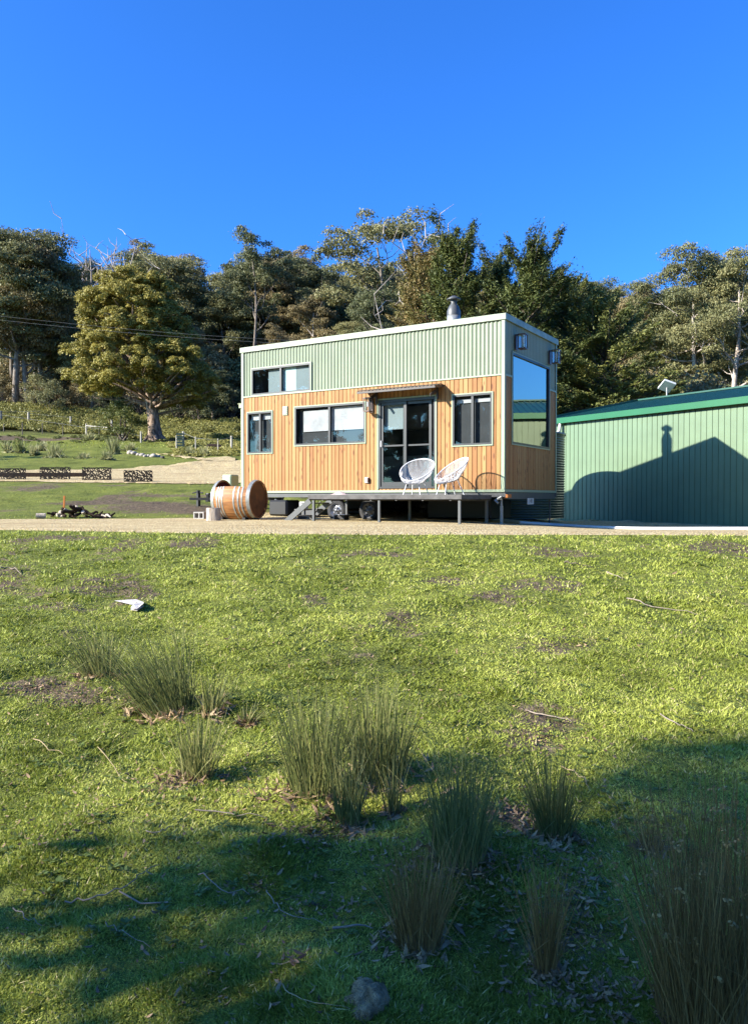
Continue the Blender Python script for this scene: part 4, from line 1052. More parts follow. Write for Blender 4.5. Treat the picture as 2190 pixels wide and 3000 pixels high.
# the golden tree in the paddock
def golden_tree():
    r = np.random.RandomState(5); yy = 64.; xx = at(456, yy)[0]
    t = empty('paddock_tree', (xx, yy, G(xx, yy)-.1), 0, 'large round-crowned tree with golden green leaves standing alone in the paddock', 'tree')
    tb = MB(); tk = [(0,0,-.3),(-.05,0,.9),(-.15,0,2.0),(-.3,0,3.2),(-.8,0,5.5),(-1.5,0,8.5),(-1.9,.2,11.5)]
    tb.tube(tk, [.75,.52,.46,.46,.34,.22,.06], 14)
    for a in (.4,1.5,2.7,3.8,5.0,5.8): tb.tube([(.75*math.cos(a)*1.5,.75*math.sin(a),-.15),(.42*math.cos(a),.42*math.sin(a),.45),(.3*math.cos(a),.3*math.sin(a),1.3)], [.16,.20,.10], 7)
    # crown envelope: half widths to the left and right at each height
    hz = np.array([2.2,3.3,4.2,5.5,7.0,8.5,10.0,11.5,12.6,13.5]); wl = np.array([1.0,4.5,7.9,7.8,7.7,6.7,6.7,5.8,5.0,3.2]); wr = np.array([4.8,5.2,5.7,5.7,4.8,3.5,3.1,2.4,1.8,-.2])
    C = []; R = []
    while len(C) < 200:
        z = r.uniform(2.6, 13.1); a = r.rand()*6.28; l_, r_ = np.interp(z, hz, wl), np.interp(z, hz, wr); w_ = (l_+r_)/2; cx_ = (r_-l_)/2
        rad = max(w_-.9, .3)*(r.uniform(.72, 1.0) if r.rand() < .72 else r.uniform(.3, .7))
        x_ = math.cos(a)*rad-1.0*np.interp(z, [4,13], [0,1])*0; y_ = math.sin(a)*rad*.92
        if z < 4.2 and math.cos(a) < 0 and rad < 3.5: continue
        if z < 3.4 and math.cos(a) < .2: continue
        c = np.array([x_+cx_, y_, z])
        if C and min(np.linalg.norm((np.array(C)-c)*[1,1,1.5], axis=1)) < .85: continue
        C.append(c); R.append(r.uniform(.7, 1.15))
    for k, c in enumerate(C):
        if k % 3 == 0:
            p = np.array(tk[3+min(3, int(max(0, c[2]-3)/3.2))]); p = np.array([p[0], p[1], min(p[2], c[2]*.75)])
            tb.tube([tuple(q) for q in curve(p, c, r, 6, .07)], .13, 6, r_end=.03)
    for e in ((-5.4,-.8,5.0),(-3,-1.5,6.5),(3.6,-.6,6.0),(5.0,-.5,4.2)): tb.tube([tuple(q) for q in curve((-.3,0,2.8), e, r, 8, .05, -.04)], .24, 7, r_end=.06)
    C = np.array(C); R = np.array(R)
    # sub-clumps give the knobbly surface
    n2 = 16; idx = np.repeat(np.arange(len(C)), n2); d = unit(r.normal(size=(len(idx), 3))); d[:, 2] = np.where(d[:, 2] < -.2, -d[:, 2], d[:, 2])
    c2 = C[idx]+d*(R[idx]*.85)[:, None]*[1,1,.75]; r2 = r.uniform(.26, .46, len(idx))
    V1 = leaves(c2, np.stack([r2, r2, r2*.8], 1), 95, .088, r, 1.5, low=-.3, out=1.3, jit=.5)
    np_ = mesh_leaf('crown', [V1], M['wattle']); link(bpy.data.objects.new('crown', np_), t)
    tb.build('trunk', M['barkm'], t)
golden_tree()

# cypresses behind the house and shed
def cypress(seed, vx, vtop, yy, W, label, brown=False, low=.06, tilt=0., nb=120):
    r = np.random.RandomState(seed); xx = (vx*1.32567-1095)/F*yy
    H = (EYE+(1459.5-vtop*1.32567)/F*yy-G(xx, yy))*.97
    t = empty('cypress_tree', (xx, yy, G(xx, yy)-.1), 0, label, 'cypress')
    tb = MB(); tk = curve((0,0,-.3), (tilt*.6, 0, H*.93), r, 9, .02); tb.tube([tuple(p) for p in tk], .42, 9, r_end=.04)
    Vs = []; c_ = []; Rr = []; al = []
    for k in range(nb):
        f = low+(1-low)*((k+r.rand())/nb)**.85; a = r.rand()*6.28
        p = tk[min(int(f*8), 8)]*1.; p[2] = f*H*.93
        wmax = W*np.interp(f, [0,.15,.4,.65,.85,1], [.8,1.,.98,.72,.42,.10])*r.uniform(.6, 1.08)
        el_ = np.interp(f, [0,.35,.65,1], [.0,.10,.42,1.15])+r.normal()*.09
        dr = np.array([math.cos(a)*math.cos(el_), math.sin(a)*math.cos(el_), math.sin(el_)])
        ln = wmax/max(math.cos(el_), .35); ln = min(ln, W*1.15)
        if f > .62 and r.rand() < .3: ln = r.uniform(1.6, 3.0)*H/14; el_ = r.uniform(.75, 1.2); dr = np.array([math.cos(a)*math.cos(el_), math.sin(a)*math.cos(el_), math.sin(el_)])
        elif f > .85: ln = r.uniform(.8, 1.9)*H/14
        q = p+dr*ln; br = curve(p, q, r, 8, .05, -.10)
        tb.tube([tuple(x) for x in br], .075, 4, r_end=.012)
        m_ = int(5+ln*3.4)
        for j in range(m_):
            u = r.uniform(.28, 1.02)**.8; i = min(int(u*7), 6); c = br[i]*(1-(u*7-i))+br[i+1]*(u*7-i)
            wv = .75*(1.1-u)*min(ln, 3.5)*.5+.12
            c = c+np.array([-dr[1], dr[0], 0])*r.normal()*wv+[0,0,r.normal()*.035+.05]
            rad = (.50-.24*u)*r.uniform(.6, 1.15); c_.append(c)
            Rr.append((rad, rad, rad*.17)); al.append(dr+np.array([-dr[1], dr[0], 0])*r.normal()*.5+[0,0,.12])
    c_ = np.array(c_); Rr = np.array(Rr); al = unit(np.array(al))
    V = leaves(c_, Rr, 62, .055, r, 3.4, shell=(.1,1.0), low=-.6, out=.5, up=.75, along=al, jit=.5, stretch=.95)
    link(bpy.data.objects.new('crown', mesh_leaf('crown', [V], M['cypb' if brown else 'cyp'])), t); tb.build('trunk', M['barkd'], t)
cypress(61, 1015, 510, 44, 3.6, 'cypress with spiky top, tallest of the group, right behind the flue')
cypress(62, 950, 535, 50, 4.2, 'browning cypress behind the roof left of the flue', brown=True)
cypress(63, 1178, 535, 42, 4.0, 'cypress with layered boughs rising behind the right end of the house')
cypress(64, 1330, 655, 43, 4.6, 'dark spreading cypress between the house end and the satellite dish', nb=110)
cypress(65, 1250, 600, 48, 4.3, 'dark cypress in the middle of the group behind the wall lanterns', nb=110)
cypress(66, 1085, 560, 47, 3.5, 'cypress filling the gap between the two tallest cypresses', nb=100)

# rounded shrub by the golden tree, bracken on the slope
yy = 61.5; xx = at(345+10, yy)[0]
plant_tree('paddock_shrub', bush_meshes(71, 3.1, 1.6, 22, 150, .12, .6, mats=('shrub','barkd')), xx, yy, 1.05, 0, 'rounded yellow green shrub left of the golden tree trunk', 'shrub')
def cover(name, xs_, ys_, rr, per, leaf, m, seed, low=.0):
    r = np.random.RandomState(seed); C = np.stack([xs_, ys_, T(xs_, ys_)+rr*.25], 1)
    V = leaves(C, np.stack([rr*1.3, rr*1.3, rr*.6], 1), per, leaf, r, 1.7, low=low, out=.9, up=.5)
    o = link(bpy.data.objects.new(name, mesh_leaf(name, [V], M[m]))); return tag(o, kind='stuff')
r = np.random.RandomState(81); n = 1500
ys_ = r.uniform(69.5, 87, n); sx = r.uniform(-.50, -.17, n); xs_ = sx*ys_
keep = (ys_ > 70+8*sstep(-.42,-.2,sx)*0) & ~((ys_ < 74) & (r.rand(n) < .5)); xs_, ys_ = xs_[keep], ys_[keep]
FL = np.array([(-33.5,71),(-31.8,70.5),(-26,70),(-17,66),(-12,67)]); kf = ys_ > np.interp(xs_, FL[:,0], FL[:,1])+2.2; xs_, ys_ = xs_[kf], ys_[kf]
o = cover('bracken', xs_, ys_, r.uniform(.2, .85, len(xs_)), 110, .10, 'bracken', 82)
tag(o, 'olive and brown bracken covering the slope behind the paddock fence', 'bracken')
n = 260; ys_ = r.uniform(56, 68, n); sx = r.uniform(-.50, -.18, n)
k_ = (ys_ > 60-8*sx*0) ; xs_ = sx*ys_
o = cover('weeds', xs_[k_], ys_[k_], r.uniform(.08, .26, k_.sum()), 70, .07, 'shrub', 83); tag(o, 'rough weeds and tussocks along the paddock fence', 'weeds')
n = 500; ys_ = r.uniform(45, 60, n); sx = r.uniform(-.26, -.17, n); xs_ = sx*ys_
o = cover('weeds', xs_, ys_, r.uniform(.08, .28, n), 40, .07, 'bracken', 84); tag(o, 'dark weedy strip between the path and the fence', 'weeds')

# ------------------------------------------------------------------ fence, rails, rocks, far rushes
def ppost(fx_, top, bot, wpx, label, lean=0., group=None, m_='post'):
    x, y, z = gp(fx_/1.32567, bot/1.32567); h = (bot-top)/F*y; w_ = wpx/F*y/2
    t = empty('fence_post', (x, y, z-.1), -.6, label, 'fence post', group)
    m = MB(); m.obox((lean*h/2, 0, h/2+.05), (w_,0,0), (0,w_,0), (lean*h/2,0,h/2+.05)); m.build('post', M[m_], t); return x, y, z+h
fp = [ppost(*a) for a in ((2.4,1204,1240,7,'thick pale fence post at the very left edge of the photo'), (84.3,1208,1243,4.5,'pale fence post below the bracken, second from the left edge'),
  (207.7,1220,1252,4.2,'pale fence post standing alone just left of the railed fence'), (253.8,1241,1279,3.8,'pale post at the left end of the fence rail'),
  (328,1229,1272,4,'tall pale post behind the middle of the fence rail'), (359.6,1252,1289,5,'braced pale post at the right end of the fence rail'),
  (413.5,1264,1295,3.6,'pale post just left of the golden tree trunk'), (518,1276,1312,4,'left post of the little green gate right of the golden tree'),
  (537.4,1264,1312,5,'right post of the little green gate right of the golden tree'), (573.4,1279,1322,2.6,'thin leaning stake right of the green gate'),
  (638.8,1285,1324,2.6,'thin leaning stake nearer the house, left of the end post'), (678.4,1277,1318,5,'thick pale fence post beside the left wall of the house'))]
for a in ((66.6,1239,1275,2.4),(12,1242,1264,2.4),(125,1240,1272,1.8),(185,1246,1278,1.8),(291,1252,1279,2)):
    ppost(*a, 'thin dark stake in the left part of the paddock fence', 0, 'thin dark fence stakes', 'stoneg')
def cable(name, pts, r, m, label, cat):
    t = tag(MB_tube(pts, r).build(name, M[m]), label, cat); return t
def MB_tube(pts, r, n=5):
    m = MB(); m.tube(pts, r, n); return m
a_, b_ = fp[3], fp[5]
cable('fence_rail', [(a_[0],a_[1]-.08,a_[2]-.2),((a_[0]+b_[0])/2,(a_[1]+b_[1])/2-.08,(a_[2]+b_[2])/2-.18),(b_[0],b_[1]-.08,b_[2]-.15)], .06, 'post', 'pale horizontal rail between the paddock fence posts', 'rail')
def wires(P, zs, label):
    m = MB()
    for dz in zs: m.tube([(p[0], p[1]-.06, p[2]-dz) for p in P], .011, 4)
    tag(m.build('fence_wire', M['wire']), label, 'wire')
wires([(-33,fp[0][1],fp[0][2]+.1)]+fp[:3], (.12,), 'wire strung between the three left fence posts')
wires([(-36,68.5,fp[3][2]+1.6),fp[3],fp[5],fp[6]], (.35,), 'wire strung through the middle fence posts')
wires([fp[8],fp[9],fp[10],fp[11]], (.1,), 'wire strung from the gate to the thick post by the house')
x, y, z = gp(528/1.32567, 1313/1.32567)
t = empty('paddock_gate', (x, y, z), .1, 'small dark green gate between two pale posts right of the golden tree', 'gate'); m = MB()
for k in range(5): m.box((-.24,-.02,.12+k*.18), (.24,.02,.25+k*.18))
m.build('gate_boards', M['tank'], t)
m = MB(); b_ = fp[5]; m.tube([(0,0,1.0),(.45,-.1,0)], .04, 6)
t = empty('fence_brace', (b_[0]+.05, b_[1], b_[2]-1.05), 0, 'slanting brace against the post at the right end of the rail', 'brace'); m.build('brace', M['post'], t)
# the low dark log with a pale end beyond the path
x, y, z = gp(625/1.32567, 1316/1.32567)
t = empty('fallen_log', (x, y, z), -.2, 'fallen dark log with a pale cut end near the house end of the fence', 'log')
m = MB(); m.tube([(-.4,0,.16),(0,.05,.18),(.5,.1,.15)], [.17,.19,.14], 10); lg = m.build('bark', M['char'], t)
m = MB(); m.lathe([(0,0),(.15,.0)], (-.412,0,.16), 12, Matrix.Rotation(-math.pi/2, 4, 'Y')); m.build('cut_face', M['post'], lg)
def rock_mesh(seed, s=1., n=12):
    r = np.random.RandomState(seed); m = MB(); rows = 8; V = []
    o = r.rand()*9
    for i in range(rows+1):
        th = math.pi*i/rows
        for k in range(n):
            a = 2*math.pi*k/n; d = np.array([math.sin(th)*math.cos(a), math.sin(th)*math.sin(a), math.cos(th)])
            q = 1+(.30 if n < 20 else .55)*(float(fbm(np.array(d[0]*1.7+o), np.array(d[1]*1.7+d[2]*1.3), 3, seed))-.5)*2
            V.append(tuple(d*q*s*[1,.85,.66]))
    m.add(V, [(i*n+k, i*n+(k+1)%n, (i+1)*n+(k+1)%n, (i+1)*n+k) for i in range(rows) for k in range(n)], True); return m
for i, (fx_, by, w_, lb) in enumerate(((382,1330,13,'leftmost and largest pale rock of the row edging the path'), (393,1330,11,'second pale rock of the row edging the path'), (405,1334,9,'third pale rock in the row edging the path'),
    (416,1335,10,'fourth pale rock in the row edging the path'), (427,1338,9,'small pale rock in the middle of the row edging the path'), (436,1338,9,'pale rock right of the middle of the row edging the path'), (450,1339,13,'long pale rock in the right half of the row edging the path'), (463,1340,10,'last pale rock of the row edging the path'), (476,1342,9,'dark rock at the right end of the row of pale rocks'))):
    x, y, z = gp(fx_/1.32567, by/1.32567); s_ = w_/F*y*.85
    t = empty('edging_rock', (x, y, z+s_*.25), i, lb, 'rock'); rock_mesh(100+i, s_).build('stone', M['stoneg' if i == 8 else 'stonep'], t)

# decorative cut metal panels along the drive
def fretwork(seed, W, H):
    """leafy fretwork as a plate with irregular holes: built from many short curved bars"""
    r = np.random.RandomState(seed); m = MB(); e = .018
    m.box((-W/2,-.006,0), (W/2,.006,e)); m.box((-W/2,-.006,H-e), (W/2,.006,H)); m.box((-W/2,-.006,e), (-W/2+e,.006,H-e)); m.box((W/2-e,-.006,e), (W/2,.006,H-e))
    nx_, nz_ = 15, 7
    P = {}
    for i in range(nx_+1):
        for j in range(nz_+1):
            P[i, j] = (-W/2+W*i/nx_+(r.uniform(-.35,.35)*W/nx_ if 0 < i < nx_ else 0), H*j/nz_+(r.uniform(-.35,.35)*H/nz_ if 0 < j < nz_ else 0))
    def bar(a, b_):
        a = Vector((a[0],0,a[1])); b_ = Vector((b_[0],0,b_[1])); d = b_-a; l = d.length
        if l < 1e-4: return
        d.normalize(); nrm = Vector((-d.z,0,d.x)); w0 = .006+.010*r.rand(); w1 = .006+.010*r.rand(); mid = (a+b_)/2; w2 = .014+.012*r.rand()
        prof = [(a,w0),(mid,w2),(b_,w1)]; vs = []
        for y_ in (-.004,.004):
            for p, w_ in prof: vs += [p+nrm*w_+Vector((0,y_,0)), p-nrm*w_+Vector((0,y_,0))]
        m.add(vs, [(0,1,3,2),(2,3,5,4),(6,8,9,7),(8,10,11,9),(0,2,8,6),(2,4,10,8),(1,7,9,3),(3,9,11,5)])
    for i in range(nx_):
        for j in range(nz_):
            k = r.randint(3)
            if k == 0: bar(P[i,j], P[i+1,j+1]); bar(P[i+1,j], P[i+1,j+1])
            elif k == 1: bar(P[i+1,j], P[i,j+1]); bar(P[i,j], P[i+1,j])
            else: bar(P[i,j+1], P[i+1,j+1]) ; bar(P[i+1,j], P[i+1,j+1])
    return m
for i, (x0, x1, yt, yb, lb) in enumerate(((-14,75,1373,1409,'cut metal leaf panel at the left edge of the photo'), (118,206,1370,1409,'second cut metal leaf panel from the left, in front of the board'), (241.5,326,1371,1411,'third cut metal leaf panel from the left along the drive'), (363.6,446,1379.5,1416,'rightmost cut metal leaf panel along the drive'))):
    xc = (x0+x1)/2; x, y, z = gp(xc/1.32567, (yb-1)/1.32567); W_ = (x1-x0)/F*y; H_ = (yb-yt)/F*y
    t = empty('metal_screen', (x, y, z), 0.03, lb, 'metal screen'); fretwork(200+i, W_, H_-.05).build('fretwork', M['rust'], t).location.z = .05
    for sx_ in (-1, 1):
        m = MB(); m.box((sx_*W_*.47-.012,-.012,-.08), (sx_*W_*.47+.012,.012,.06)); m.build('leg', M['rust'], t)
x, y, z = gp(97/1.32567, 1404/1.32567)
t = empty('garden_edging', (x, y+.6, z), .03, 'low dark board lying behind the gap between the two left panels', 'board'); m = MB(); m.box((-3.4,-.02,-.05), (1.9,.02,.28), .005); m.build('board', M['char'], t)

# burnt log pile with an orange stake
x, y, z = gp(195/1.32567, 1521/1.32567)
r = np.random.RandomState(17)
lbs = ['charred log lying at the front left of the burnt pile', 'charred log leaning at the back of the burnt pile', 'charred log on the crest of the burnt pile', 'short charred log at the right foot of the burnt pile']
for k in range(40):
    px_ = x-.85+1.9*r.rand(); hh = max(.0, .24*math.exp(-((px_-x-.05)/.5)**2)*r.uniform(.1, 1.0)); a = r.uniform(-1.2, 1.2); l = r.uniform(.12, .30); rr = r.uniform(.02, .045)
    yy = y+.3+r.normal()*.10
    t = empty('burnt_log', (px_, yy, G(px_, yy)+.03+hh), a, 'charred stick heaped in the burnt pile by the gravel', 'log', 'charred sticks in the burnt pile'); t.rotation_euler = (r.normal()*.3, r.uniform(-.6,.6), a)
    m = MB(); m.tube([tuple(q) for q in curve((-l/2,0,0), (l/2,0,0), r, 5, .06)], [rr,rr*1.1,rr,rr*.9,rr*.7], 7); lg = m.build('bark', M['char' if k % 4 else 'stump'], t)
    if k % 4 == 1:
        m = MB(); m.lathe([(0,0),(rr*.95,0)], (-l/2-.003,0,0), 10, Matrix.Rotation(-math.pi/2, 4, 'Y')); m.build('cut_face', M['stonep'], lg)
t = empty('pale_offcut', (x-.66, y+.12, G(x-.66,y+.12)+.06), .2, 'pale block of wood at the left end of the burnt pile', 'log'); m = MB(); m.tube([(-.1,0,0),(.11,.02,.0)], .07, 9); m.build('bark', M['stump'], t)
fx_, fy_, fz_ = gp(188/1.32567, 1490/1.32567)
t = empty('marker_stake', (at(188, y+.8)[0], y+.8, G(at(188,y+.8)[0], y+.8)-.05), 0, 'orange wooden stake behind the burnt log pile', 'stake'); m = MB(); m.obox((0,0,.27), (.02,0,0), (0,.02,0), (.012,0,.27)); m.build('stake', M['orange'], t)

# overhead cables
for k, (ya, yb) in enumerate(((540, 628), (560, 641))):
    A_ = np.array([-30.5, 58, EYE+(1459.5-(600+(ya-20)/1.652))/F*58]); B_ = np.array([6.5, 58, EYE+(1459.5-(600+(yb+60)/1.652))/F*58]); P = []
    for i in range(25): f_ = i/24; p = A_*(1-f_)+B_*f_; p[2] -= .5*math.sin(math.pi*f_); P.append(tuple(p))
    cable('power_cable', P, .007, 'wire', ('upper' if k == 0 else 'lower')+' overhead cable crossing in front of the golden tree', 'cable')

# rushes
def rush(name, vx, vy, hpx, wpx, n, label, m_='rush', lean=(0,0), spread=.35, base=.4, thick=1., heads=0, dry=.24, cat='rush', group=None, fan=0., yo=0.):
    x, y, z = gp(vx, vy); y += yo; z = G(x, y)
    sc = y*1.32567/F; H = hpx*sc; W = wpx*sc/2
    r = np.random.RandomState(int(vx*3+vy) % 99991)
    t = empty(name, (x, y, z), 0, label, cat, group)
    n = int(n*.8) if y < 8 else n
    sg = 6; a = r.rand(n)*6.28; rad = np.sqrt(r.rand(n))*W*base
    B = np.stack([np.cos(a)*rad, np.sin(a)*rad*.8, np.zeros(n)], 1); B[:, 2] = T(B[:, 0]+x, B[:, 1]+y)-z-.01
    h = H*r.uniform(.38, 1.08, n); out = (rad/(W*base+1e-6))*spread*r.uniform(.3, 1.3, n)+fan*r.uniform(0, 1, n)
    D = np.stack([np.cos(a)*out+lean[0]*r.uniform(.5,1.3,n)+r.normal(size=n)*.12, np.sin(a)*out+lean[1]+r.normal(size=n)*.12, np.ones(n)], 1); D = unit(D)
    droop = r.uniform(.0, .22, n)*(1+out)
    broken = r.rand(n) < .09
    tt_ = np.linspace(0, 1, sg+1)
    V = np.zeros((n, sg+1, 2, 3)); px_ = max(.0008, .00062*y)*thick
    wd = px_*r.uniform(.7, 1.25, n)
    ta = r.rand(n)*6.28
    side = np.stack([np.cos(ta), np.sin(ta)*.4, 0*ta], 1)
    for k, f_ in enumerate(tt_):
        c = B+D*(h*f_)[:, None]+np.stack([D[:, 0]*h*droop*f_**2.2*1.5, D[:, 1]*h*droop*f_**2.2*1.5, -h*droop*f_**2.6*.6], 1)
        if True:
            bf = np.where(broken & (f_ > .55), (f_-.55)*h*1.5, 0); c = c+np.stack([bf*np.cos(ta), bf*np.sin(ta), -bf*1.3], 1)
        w_ = (wd*(1-.75*f_**2))[:, None]; V[:, k, 0] = c-side*w_; V[:, k, 1] = c+side*w_
    base_i = np.arange(n)[:, None]*(2*(sg+1))+np.arange(sg)[None]*2
    Fq = np.stack([base_i, base_i+1, base_i+3, base_i+2], -1).reshape(-1, 4)
    tint = np.repeat(np.where(r.rand(n) < dry, 1.0, r.uniform(.1, .7, n)), 2*(sg+1))
    parts = [(V.reshape(-1, 3), Fq, tint)]
    link(bpy.data.objects.new('stems', mesh_leaf('stems', parts, M[m_])), t)
    # dry thatch at the foot
    k_ = max(30, n//5); C = np.stack([r.normal(size=k_)*W*base*.9, r.normal(size=k_)*W*base*.7, np.zeros(k_)], 1); C[:, 2] = T(C[:, 0]+x, C[:, 1]+y)-z+.006
    Vt = leaves(C, np.full((k_, 3), .012+.006*y*.5)*[1,1,.4], 3, .006+.0022*y, r, 5., low=-.2, out=.4, up=.8)
    link(bpy.data.objects.new('thatch', mesh_leaf('thatch', [Vt], M['litter' if y < 5 else 'rushf'])), t)
    if heads:
        q = r.choice(n, heads); tip = V[q, -2].mean(1); Vh = leaves(tip, np.full((heads, 3), .012), 10, .006, r, 1.6)
        link(bpy.data.objects.new('seed_heads', mesh_leaf('seed_heads', [Vh], M['rushb'])), t)
    return t
rush('rush_clump', 372, 1572, 205, 190, 620, 'large rush clump leaning left in the left part of the lawn, in full sun', lean=(-.42,0), spread=.35, base=.62)
rush('rush_clump', 222, 1492, 135, 150, 260, 'thin rush clump on the far left, with straw at its foot', lean=(-.25,0), spread=.5, dry=.35, base=.5)
rush('rush_clump', 470, 1572, 110, 100, 150, 'sparse low rushes between the big left clump and the dark hollow', lean=(.05,0), spread=.5, dry=.4)
rush('grass_tussock', 547, 1600, 62, 110, 110, 'small spiky bluish tussock beside the dark hollow', lean=(.35,0), spread=1.1, base=.2, thick=1.1, cat='tussock')
rush('rush_clump', 436, 1718, 165, 115, 330, 'upright rush clump with dry leaves at its foot, below the large left clump', spread=.30, base=.5)
rush('rush_clump', 700, 1745, 235, 190, 620, 'tall rush clump in the middle, left one of the sunny central group', spread=.22, base=.6)
rush('rush_clump', 838, 1715, 225, 185, 620, 'tall rush clump at the back right of the sunny central group', spread=.22, base=.6)
rush('rush_clump', 770, 1822, 215, 95, 260, 'narrow rush clump in front of the sunny central group', spread=.16, base=.55)
rush('rush_clump', 868, 1800, 140, 70, 120, 'thin low rushes between the central group and the shaded clump', spread=.25, dry=.3)
rush('rush_clump', 1015, 1898, 285, 170, 620, 'tall dark rush clump just right of the centre, half in shade', spread=.20, base=.62)
rush('rush_clump', 1222, 1845, 205, 135, 420, 'rounded rush clump at the upper right edge of the tree shade', spread=.34, base=.5)
rush('rush_clump', 925, 2090, 275, 190, 460, 'brownish shaded rush clump below the centre', 'rushb', spread=.28, base=.5, dry=.1)
rush('rush_clump', 1205, 2150, 300, 95, 240, 'narrow dark rush clump in the shade at lower right', 'rushb', spread=.20, base=.4, dry=.05)
rush('rush_clump', 1585, 2272, 600, 300, 1500, 'biggest brown rush clump with seed heads in the lower right corner', 'rushb', spread=.12, base=.85, heads=150, dry=.12)
rush('rush_clump', 1440, 1880, 110, 90, 90, 'sparse short rushes in the shade above the big brown clump', 'rushb', spread=.3, heads=14)
FR = 'pale olive rush tufts on the far lawn'
for i, (fx_, by, h_, w_, lb) in enumerate(((24,1327,36,27,'leftmost greyish rush tuft on the far lawn'), (61,1327,40,28,'dark rush tuft on the far lawn, second from the left'), (101,1331,30,30,'low pale rush tuft on the far lawn, third from the left'), (123,1322,32,12,'narrow rush tuft on the far lawn behind the others'),
        (160,1341,42,50,'widest straw-coloured rush tuft on the far lawn, casting a dark shadow'), (247,1344,20,44,'low wide grass tuft on the far lawn right of the widest tuft'), (315,1346,26,30,'small green tuft on the far lawn before the yellow bush'), (335,1330,50,28,'tall yellow wispy bush on the far lawn near the rocks'), (262,1290,24,30,'grey wispy tuft beside the fence rail'), (380,1320,24,30,'yellow tuft behind the pale rocks'))):
    rush('rush_tuft', fx_/1.32567, by/1.32567, h_/1.32567*1.1, w_/1.32567, 150, lb, 'rushf' if i != 1 else 'rush', spread=.4, base=.6, cat='rush tuft', thick=.8, dry=.2)
rush('rush_tuft', 420, 1005, 22, 26, 110, 'brownish tuft by the path below the golden tree', 'rushf', spread=.4, cat='rush tuft', thick=.8)
rush('rush_tuft', 452, 1008, 26, 22, 110, 'tawny tuft by the path, left of the house', 'rushf', spread=.4, cat='rush tuft', thick=.8)

# ------------------------------------------------------------------ rock, sticks, litter
x, y, z = gp(812, 2205); t = empty('rock', (x, y, z-.012), .5, 'grey lichened rock at the bottom centre, half sunk in moss', 'rock'); rock_mesh(303, .060, 26).build('stone', M['mossy'], t)
x, y, z = gp(295, 1335)
def stick(vxs, r0, label, m_='twig', name='stick', rise=.012):
    P = [gp(a, b) for a, b in vxs]; o = Vector((P[0][0], P[0][1], P[0][2])); r = np.random.RandomState(int(vxs[0][0])); pts = []
    for i in range(len(P)-1):
        for k in range(4):
            f_ = k/4; x = P[i][0]*(1-f_)+P[i+1][0]*f_+r.normal()*.004; y = P[i][1]*(1-f_)+P[i+1][1]*f_+r.normal()*.004; pts.append((x-o.x, y-o.y, G(x,y)-o.z+rise+abs(r.normal())*.008))
    pts.append((P[-1][0]-o.x, P[-1][1]-o.y, P[-1][2]-o.z+rise))
    r0 *= .62; m = MB(); m.tube(pts, r0, 6, r_end=r0*.4); t = empty(name, o, 0, label, 'stick'); m.build('wood', M[m_], t); return t
def zz(zx, zy): return (zx/1.5018/1.32567, (2250+zy/1.5018)/1.32567)
s1 = stick([zz(283,617), zz(400,600), zz(525,560), zz(620,495), zz(700,440)], .0045, 'long thin pale twig arching through the shade at lower left')
P = [gp(*zz(525,560)), gp(*zz(620,615)), gp(*zz(740,610))]; m = MB(); m.tube([(p[0]-s1.location.x, p[1]-s1.location.y, p[2]-s1.location.z+.014) for p in P], .003, 5); m.build('side_shoot', M['twig'], s1)
stick([zz(865,207), zz(1020,218), zz(1170,232)], .005, 'straight twig in the sunlit strip left of the narrow central rushes')
stick([zz(870,490), zz(980,560), zz(1100,575)], .004, 'curved twig ending in bark scraps just below the mossy hump')
stick([zz(1175,560), zz(1215,630), zz(1290,680), zz(1420,700)], .0035, 'bent twig in the shade below the central rushes')
stick([zz(1470,716), zz(1640,720)], .007, 'short stout pale stick left of the brownish shaded clump', rise=.01)
stick([zz(1220,960), zz(1290,1040), zz(1400,1075), zz(1540,1080)], .003, 'long bowed grass stalk beside the bottom rock', 'straw')
stick([zz(70,640), zz(110,680), zz(185,710)], .0035, 'short forked twig in the shade near the left edge')
stick([zz(460,720), zz(540,750), zz(660,805)], .003, 'faint twig low in the left shade')
stick([(75,1640),(110,1665),(140,1672)], .0045, 'thin twig on the sunlit moss near the left edge', 'straw')
stick([(220,1660),(262,1722),(282,1735)], .0035, 'dry stalk on the sunlit moss left of the upright clump', 'straw')
stick([(1160,1575),(1210,1588),(1262,1600)], .007, 'pale stick lying on the bare soil patch')
stick([(1460,1588),(1500,1610),(1530,1622)], .006, 'pale stick on the lawn right of the bare soil patch')
stick([(1245,1246),(1270,1250),(1310,1256)], .018, 'dark flat branch on the upper lawn at right', 'barkd')
stick([(1385,1325),(1440,1345),(1540,1362)], .010, 'long pale stick across the lawn at right')
stick([(1340,1268),(1372,1280)], .012, 'short pale stick on the upper lawn at right')
stick([(0,1258),(20,1258),(48,1272)], .012, 'forked pale stick at the left edge of the upper lawn')
stick([(1600,1968),(1652,1990)], .005, 'thin pale stick low at the right edge')
stick([(1240,1700),(1290,1730),(1300,1745)], .005, 'curved dry stalk at the edge of the tree shade', 'straw')
stick([zz(640,295), zz(715,300), zz(760,270)], .004, 'bent twig by the dark leaf scraps above the mossy hump')
